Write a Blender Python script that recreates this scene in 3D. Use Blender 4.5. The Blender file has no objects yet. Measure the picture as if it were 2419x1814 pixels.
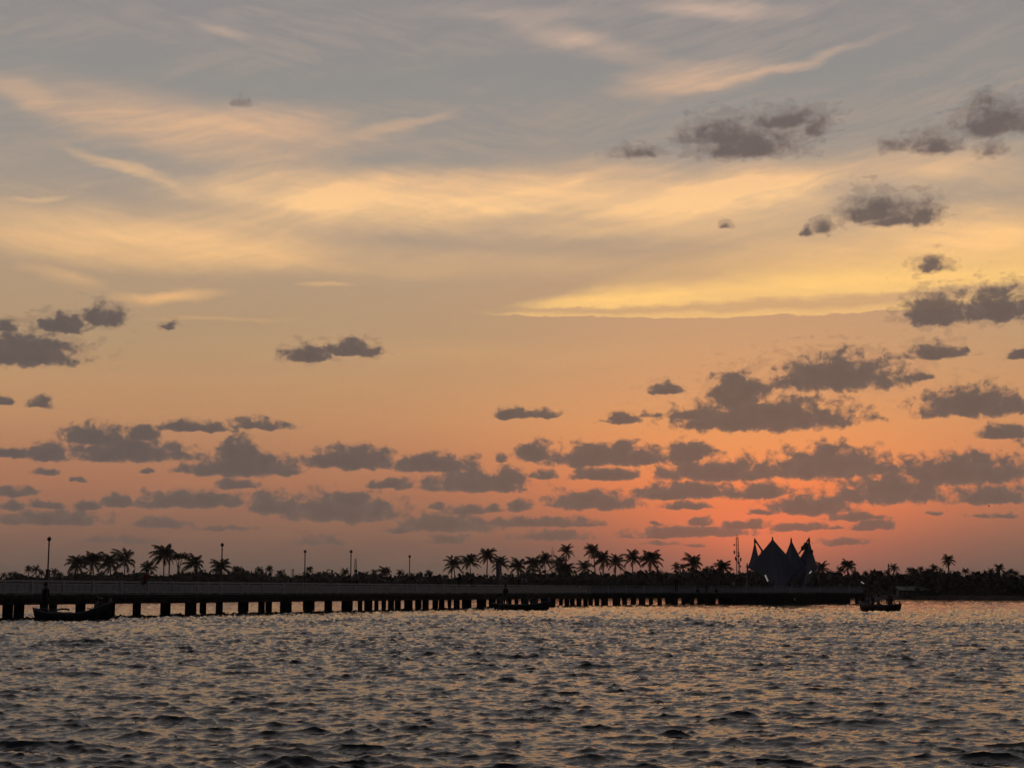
import bpy, math, random
import numpy as np
from mathutils import Vector, Matrix
from math import sin, cos, pi, radians, atan2, atan, sqrt, hypot, exp

SC = bpy.context.scene
COL = SC.collection
# ------------------------------------------------------------------ camera
F_PX, CX, CY = 3500.0, 1209.5, 907.0       # focal length and centre in photo pixels
HC = 1.4                                   # eye height above the water (m)
PITCH = atan(490.0 / F_PX)
cam_d = bpy.data.cameras.new('camera')
cam = bpy.data.objects.new('camera', cam_d); COL.objects.link(cam)
cam_d.sensor_width = 36.0
cam_d.lens = 36.0 * F_PX / 2419.0
cam_d.clip_start = 0.5; cam_d.clip_end = 6000.0
cam.location = (0, 0, HC)
cam.rotation_euler = (pi / 2 + PITCH, 0, 0)
SC.camera = cam
SC.view_settings.view_transform = 'Standard'
SC.view_settings.look = 'None'
SC.view_settings.gamma = 1.0
SC.view_settings.use_curve_mapping = False
SC.view_settings.exposure = 0.0
SC.cycles.use_denoising = True
SC.cycles.use_adaptive_sampling = True; SC.cycles.adaptive_threshold = .012; SC.cycles.adaptive_min_samples = 8
SC.cycles.max_bounces = 5
SC.cycles.diffuse_bounces = 2
SC.cycles.glossy_bounces = 3
SC.cycles.volume_bounces = 0

def ray(x, y):
    a = (x - CX) / F_PX; b = (CY - y) / F_PX
    return Vector((a, cos(PITCH) - b * sin(PITCH), sin(PITCH) + b * cos(PITCH)))
def at(x, y, d):
    r = ray(x, y); t = d / r.y
    return Vector((r.x * t, d, HC + r.z * t))
def azel(x, y):
    r = ray(x, y).normalized()
    return math.degrees(atan2(r.x, r.y)), math.degrees(math.asin(r.z))
def dwater(y):
    r = ray(CX, y); return HC * r.y / -r.z
def s2l(c):
    return tuple(((v / 255) / 12.92 if v / 255 <= .04045 else (((v / 255) + .055) / 1.055) ** 2.4) for v in c)

# ------------------------------------------------------------------ sun and sky
SUN_AZ, SUN_EL = azel(1790, 1300)
sun_d = bpy.data.lights.new('sun', 'SUN')
sun_d.energy = 0.012; sun_d.angle = radians(30); sun_d.color = (1, .45, .25)
sun = bpy.data.objects.new('sun', sun_d); COL.objects.link(sun)
_sd = Vector((sin(radians(SUN_AZ)) * cos(radians(SUN_EL)), cos(radians(SUN_AZ)) * cos(radians(SUN_EL)), sin(radians(SUN_EL))))
sun.rotation_euler = (-_sd).to_track_quat('-Z', 'Y').to_euler()

W = bpy.data.worlds.new('World'); SC.world = W; W.use_nodes = True
W.cycles.sampling_method = 'NONE'
nt = W.node_tree; nt.nodes.clear(); N = nt.nodes; L = nt.links
def nd(t, **kw):
    n = N.new(t)
    for k, v in kw.items(): setattr(n, k, v)
    return n
def setin(n, i, v):
    if isinstance(v, bpy.types.NodeSocket): L.new(v, n.inputs[i])
    elif v is not None: n.inputs[i].default_value = v
def M(op, a, b=None, c=None, clamp=False):
    n = nd('ShaderNodeMath', operation=op, use_clamp=clamp)
    setin(n, 0, a); setin(n, 1, b); setin(n, 2, c); return n.outputs[0]
def V(op, a, b=None, c=None):
    n = nd('ShaderNodeVectorMath', operation=op)
    setin(n, 0, a); setin(n, 1, b); setin(n, 2, c)
    return n.outputs[1] if op in ('LENGTH', 'DOT_PRODUCT') else n.outputs[0]
def MR(v, a, b, c=0., d=1., smooth=True):
    n = nd('ShaderNodeMapRange', interpolation_type='SMOOTHSTEP' if smooth else 'LINEAR')
    setin(n, 0, v)
    for i, q in enumerate((a, b, c, d)): n.inputs[i + 1].default_value = q
    return n.outputs[0]
def NOISE(vec, scale, detail=4, rough=.55, lac=2., dist=0., dim='2D', color=False):
    n = nd('ShaderNodeTexNoise', noise_dimensions=dim)
    L.new(vec, n.inputs['Vector'])
    n.inputs['Scale'].default_value = scale; n.inputs['Detail'].default_value = detail
    n.inputs['Roughness'].default_value = rough; n.inputs['Lacunarity'].default_value = lac
    n.inputs['Distortion'].default_value = dist
    return n.outputs[1] if color else n.outputs[0]
def XYZ(x, y, z=0.):
    n = nd('ShaderNodeCombineXYZ'); setin(n, 0, x); setin(n, 1, y); setin(n, 2, z); return n.outputs[0]
def MIX(f, a, b, mode='MIX', clampf=True):
    n = nd('ShaderNodeMix', data_type='RGBA', blend_type=mode, clamp_factor=clampf)
    setin(n, 0, f); setin(n, 6, a); setin(n, 7, b); return n.outputs[2]
def RAMP(v, stops):
    n = nd('ShaderNodeValToRGB'); r = n.color_ramp
    stops = sorted(stops)
    r.elements[0].position = stops[0][0]; r.elements[1].position = stops[-1][0]
    r.elements[0].color = (*stops[0][1], 1); r.elements[1].color = (*stops[-1][1], 1)
    for p, c in stops[1:-1]:
        e = r.elements.new(p); e.color = (*c, 1)
    L.new(v, n.inputs[0]); return n.outputs[0]
def RGB(c): return (*s2l(c), 1)

tc = nd('ShaderNodeTexCoord')
dirv = tc.outputs['Generated']
sp = nd('ShaderNodeSeparateXYZ'); L.new(dirv, sp.inputs[0])
AZ = M('MULTIPLY', M('ARCTAN2', sp.outputs[0], sp.outputs[1]), 180 / pi)
EL = M('ABSOLUTE', M('MULTIPLY', M('ARCSINE', sp.outputs[2]), 180 / pi))
P = XYZ(AZ, EL)
el01 = M('DIVIDE', EL, 45., clamp=True)
def el(y): return azel(CX, y)[1] / 45
GRAY = [(el(560), (173, 152, 132)), (el(450), (163, 150, 138)), (el(330), (151, 145, 139)), (el(200), (145, 142, 139)),
        (el(60), (143, 139, 138)), (.66, (154, 146, 143)), (.85, (148, 139, 136)), (1., (138, 130, 128))]
rl = [(el(1396), (106, 90, 82)), (el(1345), (112, 95, 86)), (el(1290), (124, 98, 86)), (el(1220), (146, 107, 89)),
      (el(1150), (167, 116, 91)), (el(1080), (176, 125, 95)), (el(1000), (187, 139, 102)), (el(910), (188, 147, 108)),
      (el(820), (178, 148, 115)), (el(700), (178, 151, 122)), (el(630), (177, 152, 127))] + GRAY
rr = [(el(1396), (136, 96, 87)), (el(1345), (154, 103, 90)), (el(1290), (184, 108, 87)), (el(1220), (224, 121, 82)),
      (el(1150), (240, 132, 82)), (el(1080), (238, 146, 90)), (el(1000), (228, 153, 98)), (el(910), (212, 153, 108)),
      (el(820), (204, 155, 114)), (el(700), (194, 155, 122)), (el(630), (190, 157, 126))] + GRAY
rb = [(0., (46, 45, 49)), (.15, (52, 51, 56)), (.4, (51, 53, 60)), (1., (56, 60, 70))]
colL = RAMP(el01, [(p, s2l(c)) for p, c in rl])
colR = RAMP(el01, [(p, s2l(c)) for p, c in rr])
colB = RAMP(el01, [(p, s2l(c)) for p, c in rb])
daz = M('DIVIDE', M('SUBTRACT', AZ, azel(1815, 1200)[0]), MR(EL, .3, 7., 6.2, 10.6))
gfac = M('EXPONENT', M('MULTIPLY', M('MULTIPLY', daz, daz), -1.))
sky = MIX(gfac, colL, colR)
# red core over the pavilion
ga, ge = azel(1790, 1250)
gc = V('MULTIPLY', V('SUBTRACT', P, (ga, ge, 0)), (1 / 2.6, 1 / 1.05, 0))
gl = V('LENGTH', gc)
core = M('EXPONENT', M('MULTIPLY', M('MULTIPLY', gl, gl), -1.))
sky = MIX(M('MULTIPLY', core, .62), sky, RGB((243, 122, 84)))

# slow warp shared by the high clouds
wn = NOISE(V('MULTIPLY', P, (.11, .32, 0)), 1., 3, .55, color=True)
warp = V('MULTIPLY', V('SUBTRACT', wn, (.5, .5, .5)), (3.2, .9, 0))
PW = V('ADD', P, warp)
wn2 = NOISE(V('MULTIPLY', P, (.5, 1.6, 0)), 1., 5, .6, color=True)
warp2 = V('MULTIPLY', V('SUBTRACT', wn2, (.5, .5, .5)), (1.3, .42, 0))
PW2 = V('ADD', PW, warp2)

def blob(src, x, y, hw, hh, rot, st, acc, soft=0.):
    a, e = azel(x, y); n = nd('ShaderNodeMapping', vector_type='TEXTURE')
    L.new(src, n.inputs[0])
    n.inputs[1].default_value = (a, e, 0); n.inputs[2].default_value = (0, 0, radians(rot))
    n.inputs[3].default_value = (hw / 61., hh / 61., 1)
    f = MR(V('LENGTH', n.outputs[0]), 1., soft)
    return M('MULTIPLY_ADD', f, st, acc if acc is not None else 0.)

def streaks(sx, sy, rot, scale, lo, hi, det=6, r=.6, src=None):
    n = nd('ShaderNodeMapping', vector_type='POINT'); L.new(src or PW, n.inputs[0])
    n.inputs[2].default_value = (0, 0, radians(rot)); 
    m = V('MULTIPLY', n.outputs[0], (sx, sy, 0))
    return MR(NOISE(m, scale, det, r), lo, hi)
st1 = streaks(.12, 1.0, 8, 1., .30, .70, 5, .52)
st2 = streaks(.10, .8, -12, 1.1, .32, .68, 5, .52)
st3 = streaks(.28, 2.6, 5, 1., .3, .7, 4, .5, PW2)

fib = streaks(.34, 2.9, 12, 1., .25, .75, 5, .55, PW)
fib2 = streaks(.30, 3.0, -14, 1.1, .25, .75, 5, .55, PW)
fsel = MR(NOISE(V('MULTIPLY', P, (.07, .15, 0)), 1., 2, .5), .42, .58)
fibre = M('ADD', M('MULTIPLY', fib, fsel), M('MULTIPLY', fib2, M('SUBTRACT', 1., fsel)))
# (x, y, half width, half height, rotation, strength) in photo pixels: veils lit gold and peach from below
veil = None
for b in [(860, 470, 620, 92, 1, .95), (1230, 450, 260, 80, 3, .45), (330, 560, 640, 95, 0, .72), (1560, 470, 560, 130, -4, .78),
          (1790, 440, 300, 70, 6, .6), (2150, 570, 620, 100, 3, .62), (420, 300, 520, 105, -9, .55), (60, 215, 130, 46, -15, .5),
          (720, 300, 340, 70, -5, .42), (960, 290, 150, 26, 18, .35), (1640, 185, 260, 62, 4, .6), (1800, 172, 330, 20, 13, .5),
          (1380, 95, 320, 46, -12, .42), (540, 75, 110, 22, -6, .35), (1250, 30, 460, 30, 0, .16), (1700, 15, 260, 34, -5, .45),
          (400, 700, 200, 26, 6, .6), (150, 660, 110, 30, -15, .35), (790, 674, 90, 12, 4, .35), (2330, 570, 280, 80, 3, .4),
          (900, 620, 1000, 60, 0, .22), (300, 405, 200, 20, -14, .4), (110, 470, 90, 10, 8, .3), (2200, 400, 420, 80, -3, .42),
          (1000, 830, 1000, 50, 0, .12), (520, 762, 260, 9, 2, .25), (1250, 545, 420, 45, -3, .22)]:
    veil = blob(PW2, *b, veil)
veil = M('MAXIMUM', veil, 0.)
tex = M('ADD', M('MULTIPLY', st1, .45), M('ADD', M('MULTIPLY', st2, .36), M('MULTIPLY', fibre, .19)))
veil = M('MULTIPLY', veil, M('MULTIPLY_ADD', tex, .85, .66))
# faint streaks anywhere above
free = M('MULTIPLY', M('MULTIPLY', st2, fibre), MR(EL, 11., 16., .04, .15))
veil = M('ADD', veil, free)
vcol = RAMP(el01, [(el(800), s2l((228, 172, 118))), (el(640), s2l((253, 199, 136))), (el(480), s2l((252, 203, 146))), (el(360), s2l((236, 187, 142))),
                   (el(230), s2l((222, 180, 146))), (el(60), s2l((216, 184, 162))), (.8, s2l((150, 140, 140)))])
back = MR(M('ABSOLUTE', M('SUBTRACT', AZ, 4.)), 28., 115.)
vis = M('SUBTRACT', 1., back)
sky = MIX(M('MULTIPLY', M('MINIMUM', veil, 1.), vis), sky, vcol)

# golden shelf with a crisp lower edge
a0, e0 = azel(1600, 754)
PS = nd('ShaderNodeSeparateXYZ'); L.new(V('ADD', P, V('MULTIPLY', V('SUBTRACT', wn2, (.5, .5, .5)), (0., .5, 0))), PS.inputs[0])
du = M('SUBTRACT', AZ, a0)
_pts = [azel(*q) for q in [(1000, 733), (1090, 739), (1250, 748), (1450, 754), (1600, 754), (1800, 747), (2000, 738), (2150, 729), (2400, 716)]]
_cf = np.polyfit([q[0] - a0 for q in _pts], [q[1] for q in _pts], 2)
vedge = M('ADD', M('MULTIPLY_ADD', M('MULTIPLY', du, du), float(_cf[0]), float(_cf[2])), M('MULTIPLY', du, float(_cf[1])))
hgt = M('DIVIDE', M('SUBTRACT', PS.outputs[1], vedge), MR(AZ, azel(1100, 740)[0], azel(2050, 740)[0], .5, 1.12))
prof = RAMP(M('DIVIDE', hgt, 4., clamp=True),
            [(0., (0, 0, 0)), (.012, (.62,) * 3), (.05, (.5,) * 3), (.09, (.2,) * 3), (.135, (.25,) * 3), (.18, (.85,) * 3), (.27, (1.,) * 3),
             (.36, (.7,) * 3), (.48, (.22,) * 3), (.7, (.05,) * 3), (1., (0, 0, 0))])
shm = M('MULTIPLY', MR(AZ, azel(1040, 740)[0], azel(1260, 740)[0]), M('SUBTRACT', 1., MR(AZ, 22., 40.)))
tip = MR(M('SUBTRACT', AZ, M('MULTIPLY', hgt, 2.2)), azel(1070, 740)[0], azel(1250, 740)[0])
shelf = M('MULTIPLY', M('MULTIPLY', prof, shm), M('MULTIPLY', tip, M('MULTIPLY_ADD', st1, .22, .84)))
sky = MIX(shelf, sky, RGB((255, 204, 126)))

# ------------------------------------------------------------------ cumulus (x0, x1, top, base, opacity) in photo pixels
CU = [(-90,188,780,862,1),(80,208,738,786,.9),(198,292,713,773,.65),(-20,55,750,784,.45),(375,415,757,778,.35),(68,122,930,967,.85),(-30,30,936,957,.55),
(365,545,988,1021,.75),(520,692,984,1016,.55),(145,305,1000,1052,.85),(290,370,996,1042,.85),(160,445,1032,1091,1),(75,165,1043,1093,1),(-20,80,1053,1083,.9),
(445,702,1062,1126,1),(515,625,1030,1105,.95),(75,140,1104,1122,.35),(160,205,1126,1139,.35),(325,362,1106,1119,.35),(-12,82,1147,1173,.85),(-12,56,1179,1206,.9),
(70,146,1179,1201,.8),(175,236,1177,1204,.9),(240,322,1170,1198,.9),(315,588,1156,1201,1),(508,612,1129,1156,.9),(596,682,1153,1216,1),(665,952,1158,1235,1),
(672,782,813,858,.65),(768,896,801,843,.65),(1170,1245,962,991,.6),(1238,1320,962,988,.65),(1432,1506,974,1003,.9),(1500,1572,964,986,.3),(1535,1606,902,933,.7),
(730,936,1050,1109,1),(925,1128,1068,1116,.95),(1165,1202,1070,1093,.45),(1218,1302,1040,1091,1),(1285,1582,1044,1101,1),(1430,1500,1036,1085,1),(1572,1682,1036,1092,1),
(875,988,1127,1156,.75),(985,1252,1112,1163,1),(1165,1245,1103,1150,1),(1248,1320,1107,1133,.75),(1345,1502,1099,1137,.95),
(1828,2125,832,925,1),(1670,1822,876,966,.85),(1595,2018,934,1019,1),(1585,1682,963,992,.8),(2150,2202,870,899,.65),(2138,2292,688,771,.95),(2280,2445,673,762,1),
(2146,2268,806,851,1),(2262,2292,810,836,.4),(2385,2445,824,851,.85),(2172,2420,908,986,1),(2312,2435,999,1038,.9),(1555,1834,1076,1137,1),(1800,2112,1052,1132,1),
(1890,2015,1040,1120,1),(1985,2232,1108,1191,1),(2115,2445,1066,1146,1),(2248,2445,1143,1191,1),(1486,1748,1135,1181,1),(1746,1867,1135,1179,1),(1815,2012,1160,1217,1),
(1296,1502,1156,1204,1),(1568,1667,1178,1203,.85),(1195,1262,1179,1209,.9),(1773,1816,1199,1216,.7),(1953,2082,1209,1231,.8),(2010,2114,1229,1253,.85),(2188,2227,1206,1218,.45),
(1818,1952,1231,1254,.9),(1950,1992,1240,1251,.45),(1505,1778,1238,1269,.9),(1618,1692,1221,1242,.85),(1700,1822,1227,1251,.8),(1533,1570,1229,1241,.7),(1943,2057,1266,1288,.85),
(1478,1602,1263,1271,.6),(1508,1602,1277,1289,.5),(1608,1662,1281,1291,.5),(1146,1424,1219,1245,.8),(1216,1394,1248,1277,.55),(2280,2425,1209,1223,.4),(-12,258,1205,1241,.75),
(322,442,1219,1248,.65),(468,602,1239,1253,.45),(952,1164,1210,1257,.75),(1046,1152,1189,1217,.75),(1010,1047,1187,1203,.8),(903,1012,1243,1259,.55),(995,1112,1254,1286,.45),
(170,402,1264,1286,.33),(695,832,1261,1291,.36),(1138,1192,1189,1211,.8),(858,892,1219,1233,.45),(1622,1790,276,346,.85),(1660,1880,300,374,.95),(1765,1952,255,306,.72),
(1890,1955,278,322,.5),(2266,2445,238,322,.9),(2285,2365,213,252,.35),(2162,2258,308,363,.8),(2083,2148,323,362,.45),(2305,2375,328,372,.3),(1995,2135,456,527,.95),
(2125,2224,466,532,.85),(2045,2205,498,532,.9),(1922,1968,512,552,.6),(1888,1924,532,557,.5),(1698,1724,523,542,.4),(2158,2252,602,643,.6),(1453,1562,343,374,.45),(543,592,228,254,.12),
(2430,2640,1000,1060,1),(2500,2800,1120,1190,1),(-300,-60,1090,1150,1),(-420,-150,980,1040,.9),(2520,2760,850,930,1)]
cw = NOISE(V('MULTIPLY', P, (1.3, 1.9, 0)), 1., 4, .5, color=True)
PC = V('ADD', P, V('MULTIPLY', V('SUBTRACT', cw, (.5, .5, .5)), (.50, .24, 0)))
acc = None
for (x0, x1, yt, yb, op) in CU:
    cx = (x0 + x1) / 2; cy = yb - .24 * (yb - yt)
    a, e = azel(cx, cy)
    hw = max(.15, (azel(x1, cy)[0] - azel(x0, cy)[0]) / 2) * 1.12; hh = max(.08, (azel(cx, yt)[1] - e))
    q = V('MULTIPLY_ADD', PC, (1 / hw, 1 / hh, 0), (-a / hw, -e / hh, (1 - op) * .95))
    q2 = V('MAXIMUM', q, V('MULTIPLY', q, (-1, -3.1, 0)))
    ln = V('LENGTH', q2)
    if acc is None: acc = ln
    else:
        n = nd('ShaderNodeMath', operation='SMOOTH_MIN'); L.new(acc, n.inputs[0]); L.new(ln, n.inputs[1]); n.inputs[2].default_value = .12
        acc = n.outputs[0]
fb = NOISE(V('MULTIPLY', PC, (1., 1.25, 0)), 1.7, 5, .5)
fb2 = NOISE(V('MULTIPLY', PC, (1., 1.1, 0)), 6.0, 3, .5)
fld = M('ADD', acc, M('ADD', M('MULTIPLY', M('SUBTRACT', fb, .5), -1.35), M('MULTIPLY', M('SUBTRACT', fb2, .5), -.34)))
hi = MR(EL, 9., 15.)            # higher clouds have softer, thinner rims
w_ = M('MULTIPLY_ADD', hi, .30, .23)
dens = M('DIVIDE', M('SUBTRACT', M('ADD', .98, w_), fld), M('MULTIPLY', w_, 2.2), clamp=True)
dens = M('MULTIPLY', M('MULTIPLY', dens, dens), M('SUBTRACT', 3., M('MULTIPLY', dens, 2.)))
ccol = RAMP(el01, [(el(1396), s2l((99, 87, 81))), (el(1290), s2l((107, 93, 86))), (el(1180), s2l((102, 92, 87))), (el(1080), s2l((96, 88, 86))),
                   (el(950), s2l((93, 85, 83))), (el(750), s2l((97, 87, 85))), (el(500), s2l((104, 93, 90))), (el(280), s2l((110, 99, 96))), (1., s2l((84, 82, 86)))])
thick = MR(fld, .95, .2)
ccol = MIX(1., ccol, MIX(M('MULTIPLY', thick, M('MULTIPLY_ADD', fb, .8, .4)), (1.08, 1.06, 1.05, 1), (.88, .89, .91, 1)), 'MULTIPLY')
wsp = NOISE(V('MULTIPLY', PC, (.7, 1.3, 0)), 2.6, 4, .5)
thin = MR(M('ADD', acc, M('MULTIPLY', M('SUBTRACT', wsp, .5), -3.2)), 1.45, .8, 0., .34)
thin = M('MULTIPLY', thin, MR(EL, 5., 12.))
dens = M('MAXIMUM', dens, thin)
dop = M('MULTIPLY', dens, MR(EL, 0., 3.6, .6, .94))
# scattered clouds outside the picture
oc = NOISE(V('MULTIPLY', P, (.16, .42, 0)), 1., 7, .6)
ocm = M('MULTIPLY', MR(oc, .52, .62), MR(M('ABSOLUTE', AZ), 24., 34.))
ocm = M('MULTIPLY', ocm, MR(EL, 26., 10.))
sky = MIX(dop, sky, ccol)
sky = MIX(M('MULTIPLY', ocm, .8), sky, ccol)
zf = MR(EL, 42., 82., 1., .42)
sky = MIX(1., sky, XYZ(zf, zf, zf), 'MULTIPLY')
sky = MIX(back, sky, colB)
# ground side of the world (never seen): stays dim
sky = MIX(MR(sp.outputs[2], -.02, -.2), sky, RGB((30, 28, 28)))

nsk = nd('ShaderNodeTexSky', sky_type='NISHITA'); nsk.sun_disc = False
nsk.sun_elevation = radians(max(SUN_EL, .8)); nsk.sun_rotation = radians(SUN_AZ); nsk.dust_density = 3.; nsk.air_density = 1.2
bg1 = nd('ShaderNodeBackground'); L.new(sky, bg1.inputs[0]); bg1.inputs[1].default_value = 1.05
bg2 = nd('ShaderNodeBackground'); L.new(nsk.outputs[0], bg2.inputs[0]); bg2.inputs[1].default_value = .05
ms = nd('ShaderNodeMixShader'); ms.inputs[0].default_value = .06
L.new(bg1.outputs[0], ms.inputs[1]); L.new(bg2.outputs[0], ms.inputs[2])
out = nd('ShaderNodeOutputWorld'); L.new(ms.outputs[0], out.inputs[0])
# ------------------------------------------------------------------ materials
def mat(name, col, rough=.8, var=.25, scale=3., bump=0., spec=.3, metal=0., col2=None, emit=None):
    m = bpy.data.materials.new(name); m.use_nodes = True
    t = m.node_tree; b = t.nodes['Principled BSDF']
    b.inputs['Roughness'].default_value = rough; b.inputs['Metallic'].default_value = metal
    b.inputs['Specular IOR Level'].default_value = spec
    tcn = t.nodes.new('ShaderNodeTexCoord'); nz = t.nodes.new('ShaderNodeTexNoise')
    nz.inputs['Scale'].default_value = scale; nz.inputs['Detail'].default_value = 6; nz.inputs['Roughness'].default_value = .65
    t.links.new(tcn.outputs['Object'], nz.inputs['Vector'])
    cr = t.nodes.new('ShaderNodeValToRGB')
    c2 = col2 or tuple(c * (1 + var) for c in col); c1 = tuple(c * (1 - var) for c in col)
    cr.color_ramp.elements[0].position = .35; cr.color_ramp.elements[1].position = .68
    cr.color_ramp.elements[0].color = (*c1, 1); cr.color_ramp.elements[1].color = (*c2, 1)
    t.links.new(nz.outputs[0], cr.inputs[0]); t.links.new(cr.outputs[0], b.inputs['Base Color'])
    if bump:
        bp = t.nodes.new('ShaderNodeBump'); bp.inputs['Strength'].default_value = bump; bp.inputs['Distance'].default_value = .02
        t.links.new(nz.outputs[0], bp.inputs['Height']); t.links.new(bp.outputs[0], b.inputs['Normal'])
    if emit:
        b.inputs['Emission Color'].default_value = (*emit[0], 1); b.inputs['Emission Strength'].default_value = emit[1]
    return m

def water_mat():
    m = bpy.data.materials.new('water'); m.use_nodes = True
    t = m.node_tree; b = t.nodes['Principled BSDF']
    b.inputs['Base Color'].default_value = (.024, .028, .033, 1)
    b.inputs['Roughness'].default_value = .02; b.inputs['IOR'].default_value = 1.44
    tcn = t.nodes.new('ShaderNodeTexCoord')
    mp = t.nodes.new('ShaderNodeMapping'); mp.inputs['Scale'].default_value = (.62, 1., 1.)
    mp.inputs['Rotation'].default_value = (0, 0, radians(9))
    t.links.new(tcn.outputs['Object'], mp.inputs[0])
    def nz(s, d, r):
        n = t.nodes.new('ShaderNodeTexNoise'); n.noise_dimensions = '2D'
        n.inputs['Scale'].default_value = s; n.inputs['Detail'].default_value = d; n.inputs['Roughness'].default_value = r
        t.links.new(mp.outputs[0], n.inputs['Vector']); return n.outputs[0]
    def bump(h, dist, nrm=None):
        q = t.nodes.new('ShaderNodeBump'); q.inputs['Strength'].default_value = 1.; q.inputs['Distance'].default_value = dist
        t.links.new(h, q.inputs['Height'])
        if nrm is not None: t.links.new(nrm, q.inputs['Normal'])
        return q.outputs[0]
    n1 = bump(nz(6.5, 4, .55), .013)
    n2 = bump(nz(19., 3, .5), .0022, n1)
    t.links.new(n2, b.inputs['Normal'])
    return m

# ------------------------------------------------------------------ water surface: one sheet of real waves
def fft_tile(size, n, peak, rms, wind_deg, spread, seed, lmin):
    rng = np.random.default_rng(seed)
    k1 = 2 * np.pi * np.fft.fftfreq(n, size / n)
    kx, ky = np.meshgrid(k1, k1, indexing='xy')
    k = np.hypot(kx, ky); k[0, 0] = 1
    kp = 2 * np.pi / peak
    th = np.arctan2(ky, kx) - np.radians(wind_deg)
    S = k ** (-4.0 if peak > 1 else -3.5) * np.exp(-1.25 * (kp / k) ** 2.) * (np.abs(np.cos(th)) ** spread + .06) * np.exp(-(k * lmin / (2 * np.pi)) ** 2)
    S[0, 0] = 0
    A = np.sqrt(S) * (rng.standard_normal((n, n)) + 1j * rng.standard_normal((n, n)))
    h = np.fft.ifft2(A); sc = rms / h.real.std()
    dx = np.fft.ifft2(-1j * kx / k * A).real * sc; dy = np.fft.ifft2(-1j * ky / k * A).real * sc
    return h.real * sc, dx, dy
def sample(T, size, x, y):
    n = T.shape[0]; u = (x / size * n) % n; v = (y / size * n) % n
    i = np.floor(u).astype(int); j = np.floor(v).astype(int); fu = u - i; fv = v - j
    i %= n; j %= n; i1 = (i + 1) % n; j1 = (j + 1) % n
    return (T[j, i] * (1 - fu) * (1 - fv) + T[j, i1] * fu * (1 - fv) + T[j1, i] * (1 - fu) * fv + T[j1, i1] * fu * fv)
def make_water():
    ds = [7.0]
    while ds[-1] < 1500: ds.append(ds[-1] * (1 + .0026 * (1 + max(0, ds[-1] - 60) / 45.)))
    d = np.array(ds); nc = 860
    a = np.linspace(-.47, .47, nc)
    a = np.concatenate([np.full(40, -.47), np.linspace(-.47, .47, nc - 80), np.full(40, .47)])
    t = np.linspace(1, 0, 40, endpoint=False); ext = np.concatenate([-(t ** 1.6) * 26, np.zeros(nc - 80), (t[::-1] ** 1.6) * 26])
    D, Aa = np.meshgrid(d, a, indexing='ij'); X = D * Aa + ext[None, :]; Y = D.copy()
    Z = np.zeros_like(X); DX = np.zeros_like(X); DY = np.zeros_like(X)
    for (size, n, peak, rms, wd, spd, seed, lmin, rot) in [(73.7, 512, 3.4, .0125, 80, 7., 21, .5, -.17), (41.3, 1024, 1.25, .0118, 86, 5., 3, .11, .0), (17.7, 1024, .55, .0094, 96, 2.4, 8, .05, .31)]:
        h, dx, dy = fft_tile(size, n, peak, rms, wd, spd, seed, lmin)
        xr = X * cos(rot) - Y * sin(rot); yr = X * sin(rot) + Y * cos(rot)
        hs = sample(h, size, xr, yr)
        gn = 1 + .9 * np.clip((D - 22) / 60, 0, 1) if rms > .01 else .72 + 2.2 * np.clip((D - 14) / 62, 0, 1)
        Z += gn * hs + (.10 * (hs * hs / rms - rms) if rms > .01 else 0)
        ddx = sample(dx, size, xr, yr); ddy = sample(dy, size, xr, yr)
        DX += ddx * cos(rot) + ddy * sin(rot); DY += -ddx * sin(rot) + ddy * cos(rot)
    # gusts: the chop is stronger in some patches than in others
    g = 1 + .22 * np.sin(X * .11 + Y * .05 + 1.) * np.sin(Y * .07 - X * .03) + .15 * np.sin(Y * .21 + X * .06)
    fade = np.clip((1400 - D) / 800, 0, 1)
    Z *= g * fade; DX *= fade; DY *= fade
    X = X - 1.7 * DX; Y = Y - 1.7 * DY
    co = np.stack([X, Y, Z], -1).reshape(-1, 3).astype(np.float32)
    nr = len(d); idx = np.arange(nr * nc, dtype=np.int32).reshape(nr, nc)
    q = np.stack([idx[:-1, :-1], idx[:-1, 1:], idx[1:, 1:], idx[1:, :-1]], -1).reshape(-1, 4)
    me = bpy.data.meshes.new('water'); me.vertices.add(len(co)); me.vertices.foreach_set('co', co.ravel())
    me.loops.add(q.size); me.loops.foreach_set('vertex_index', q.ravel())
    me.polygons.add(len(q)); me.polygons.foreach_set('loop_start', np.arange(0, q.size, 4, dtype=np.int32))
    me.polygons.foreach_set('use_smooth', np.ones(len(q), dtype=bool))
    me.update(calc_edges=True); me.materials.append(water_mat())
    o = bpy.data.objects.new('water', me); COL.objects.link(o); o['kind'] = 'structure'
    o['label'] = 'choppy open water reflecting the sunset sky'
    print('water rows', nr, 'verts', len(co))
make_water()
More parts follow.
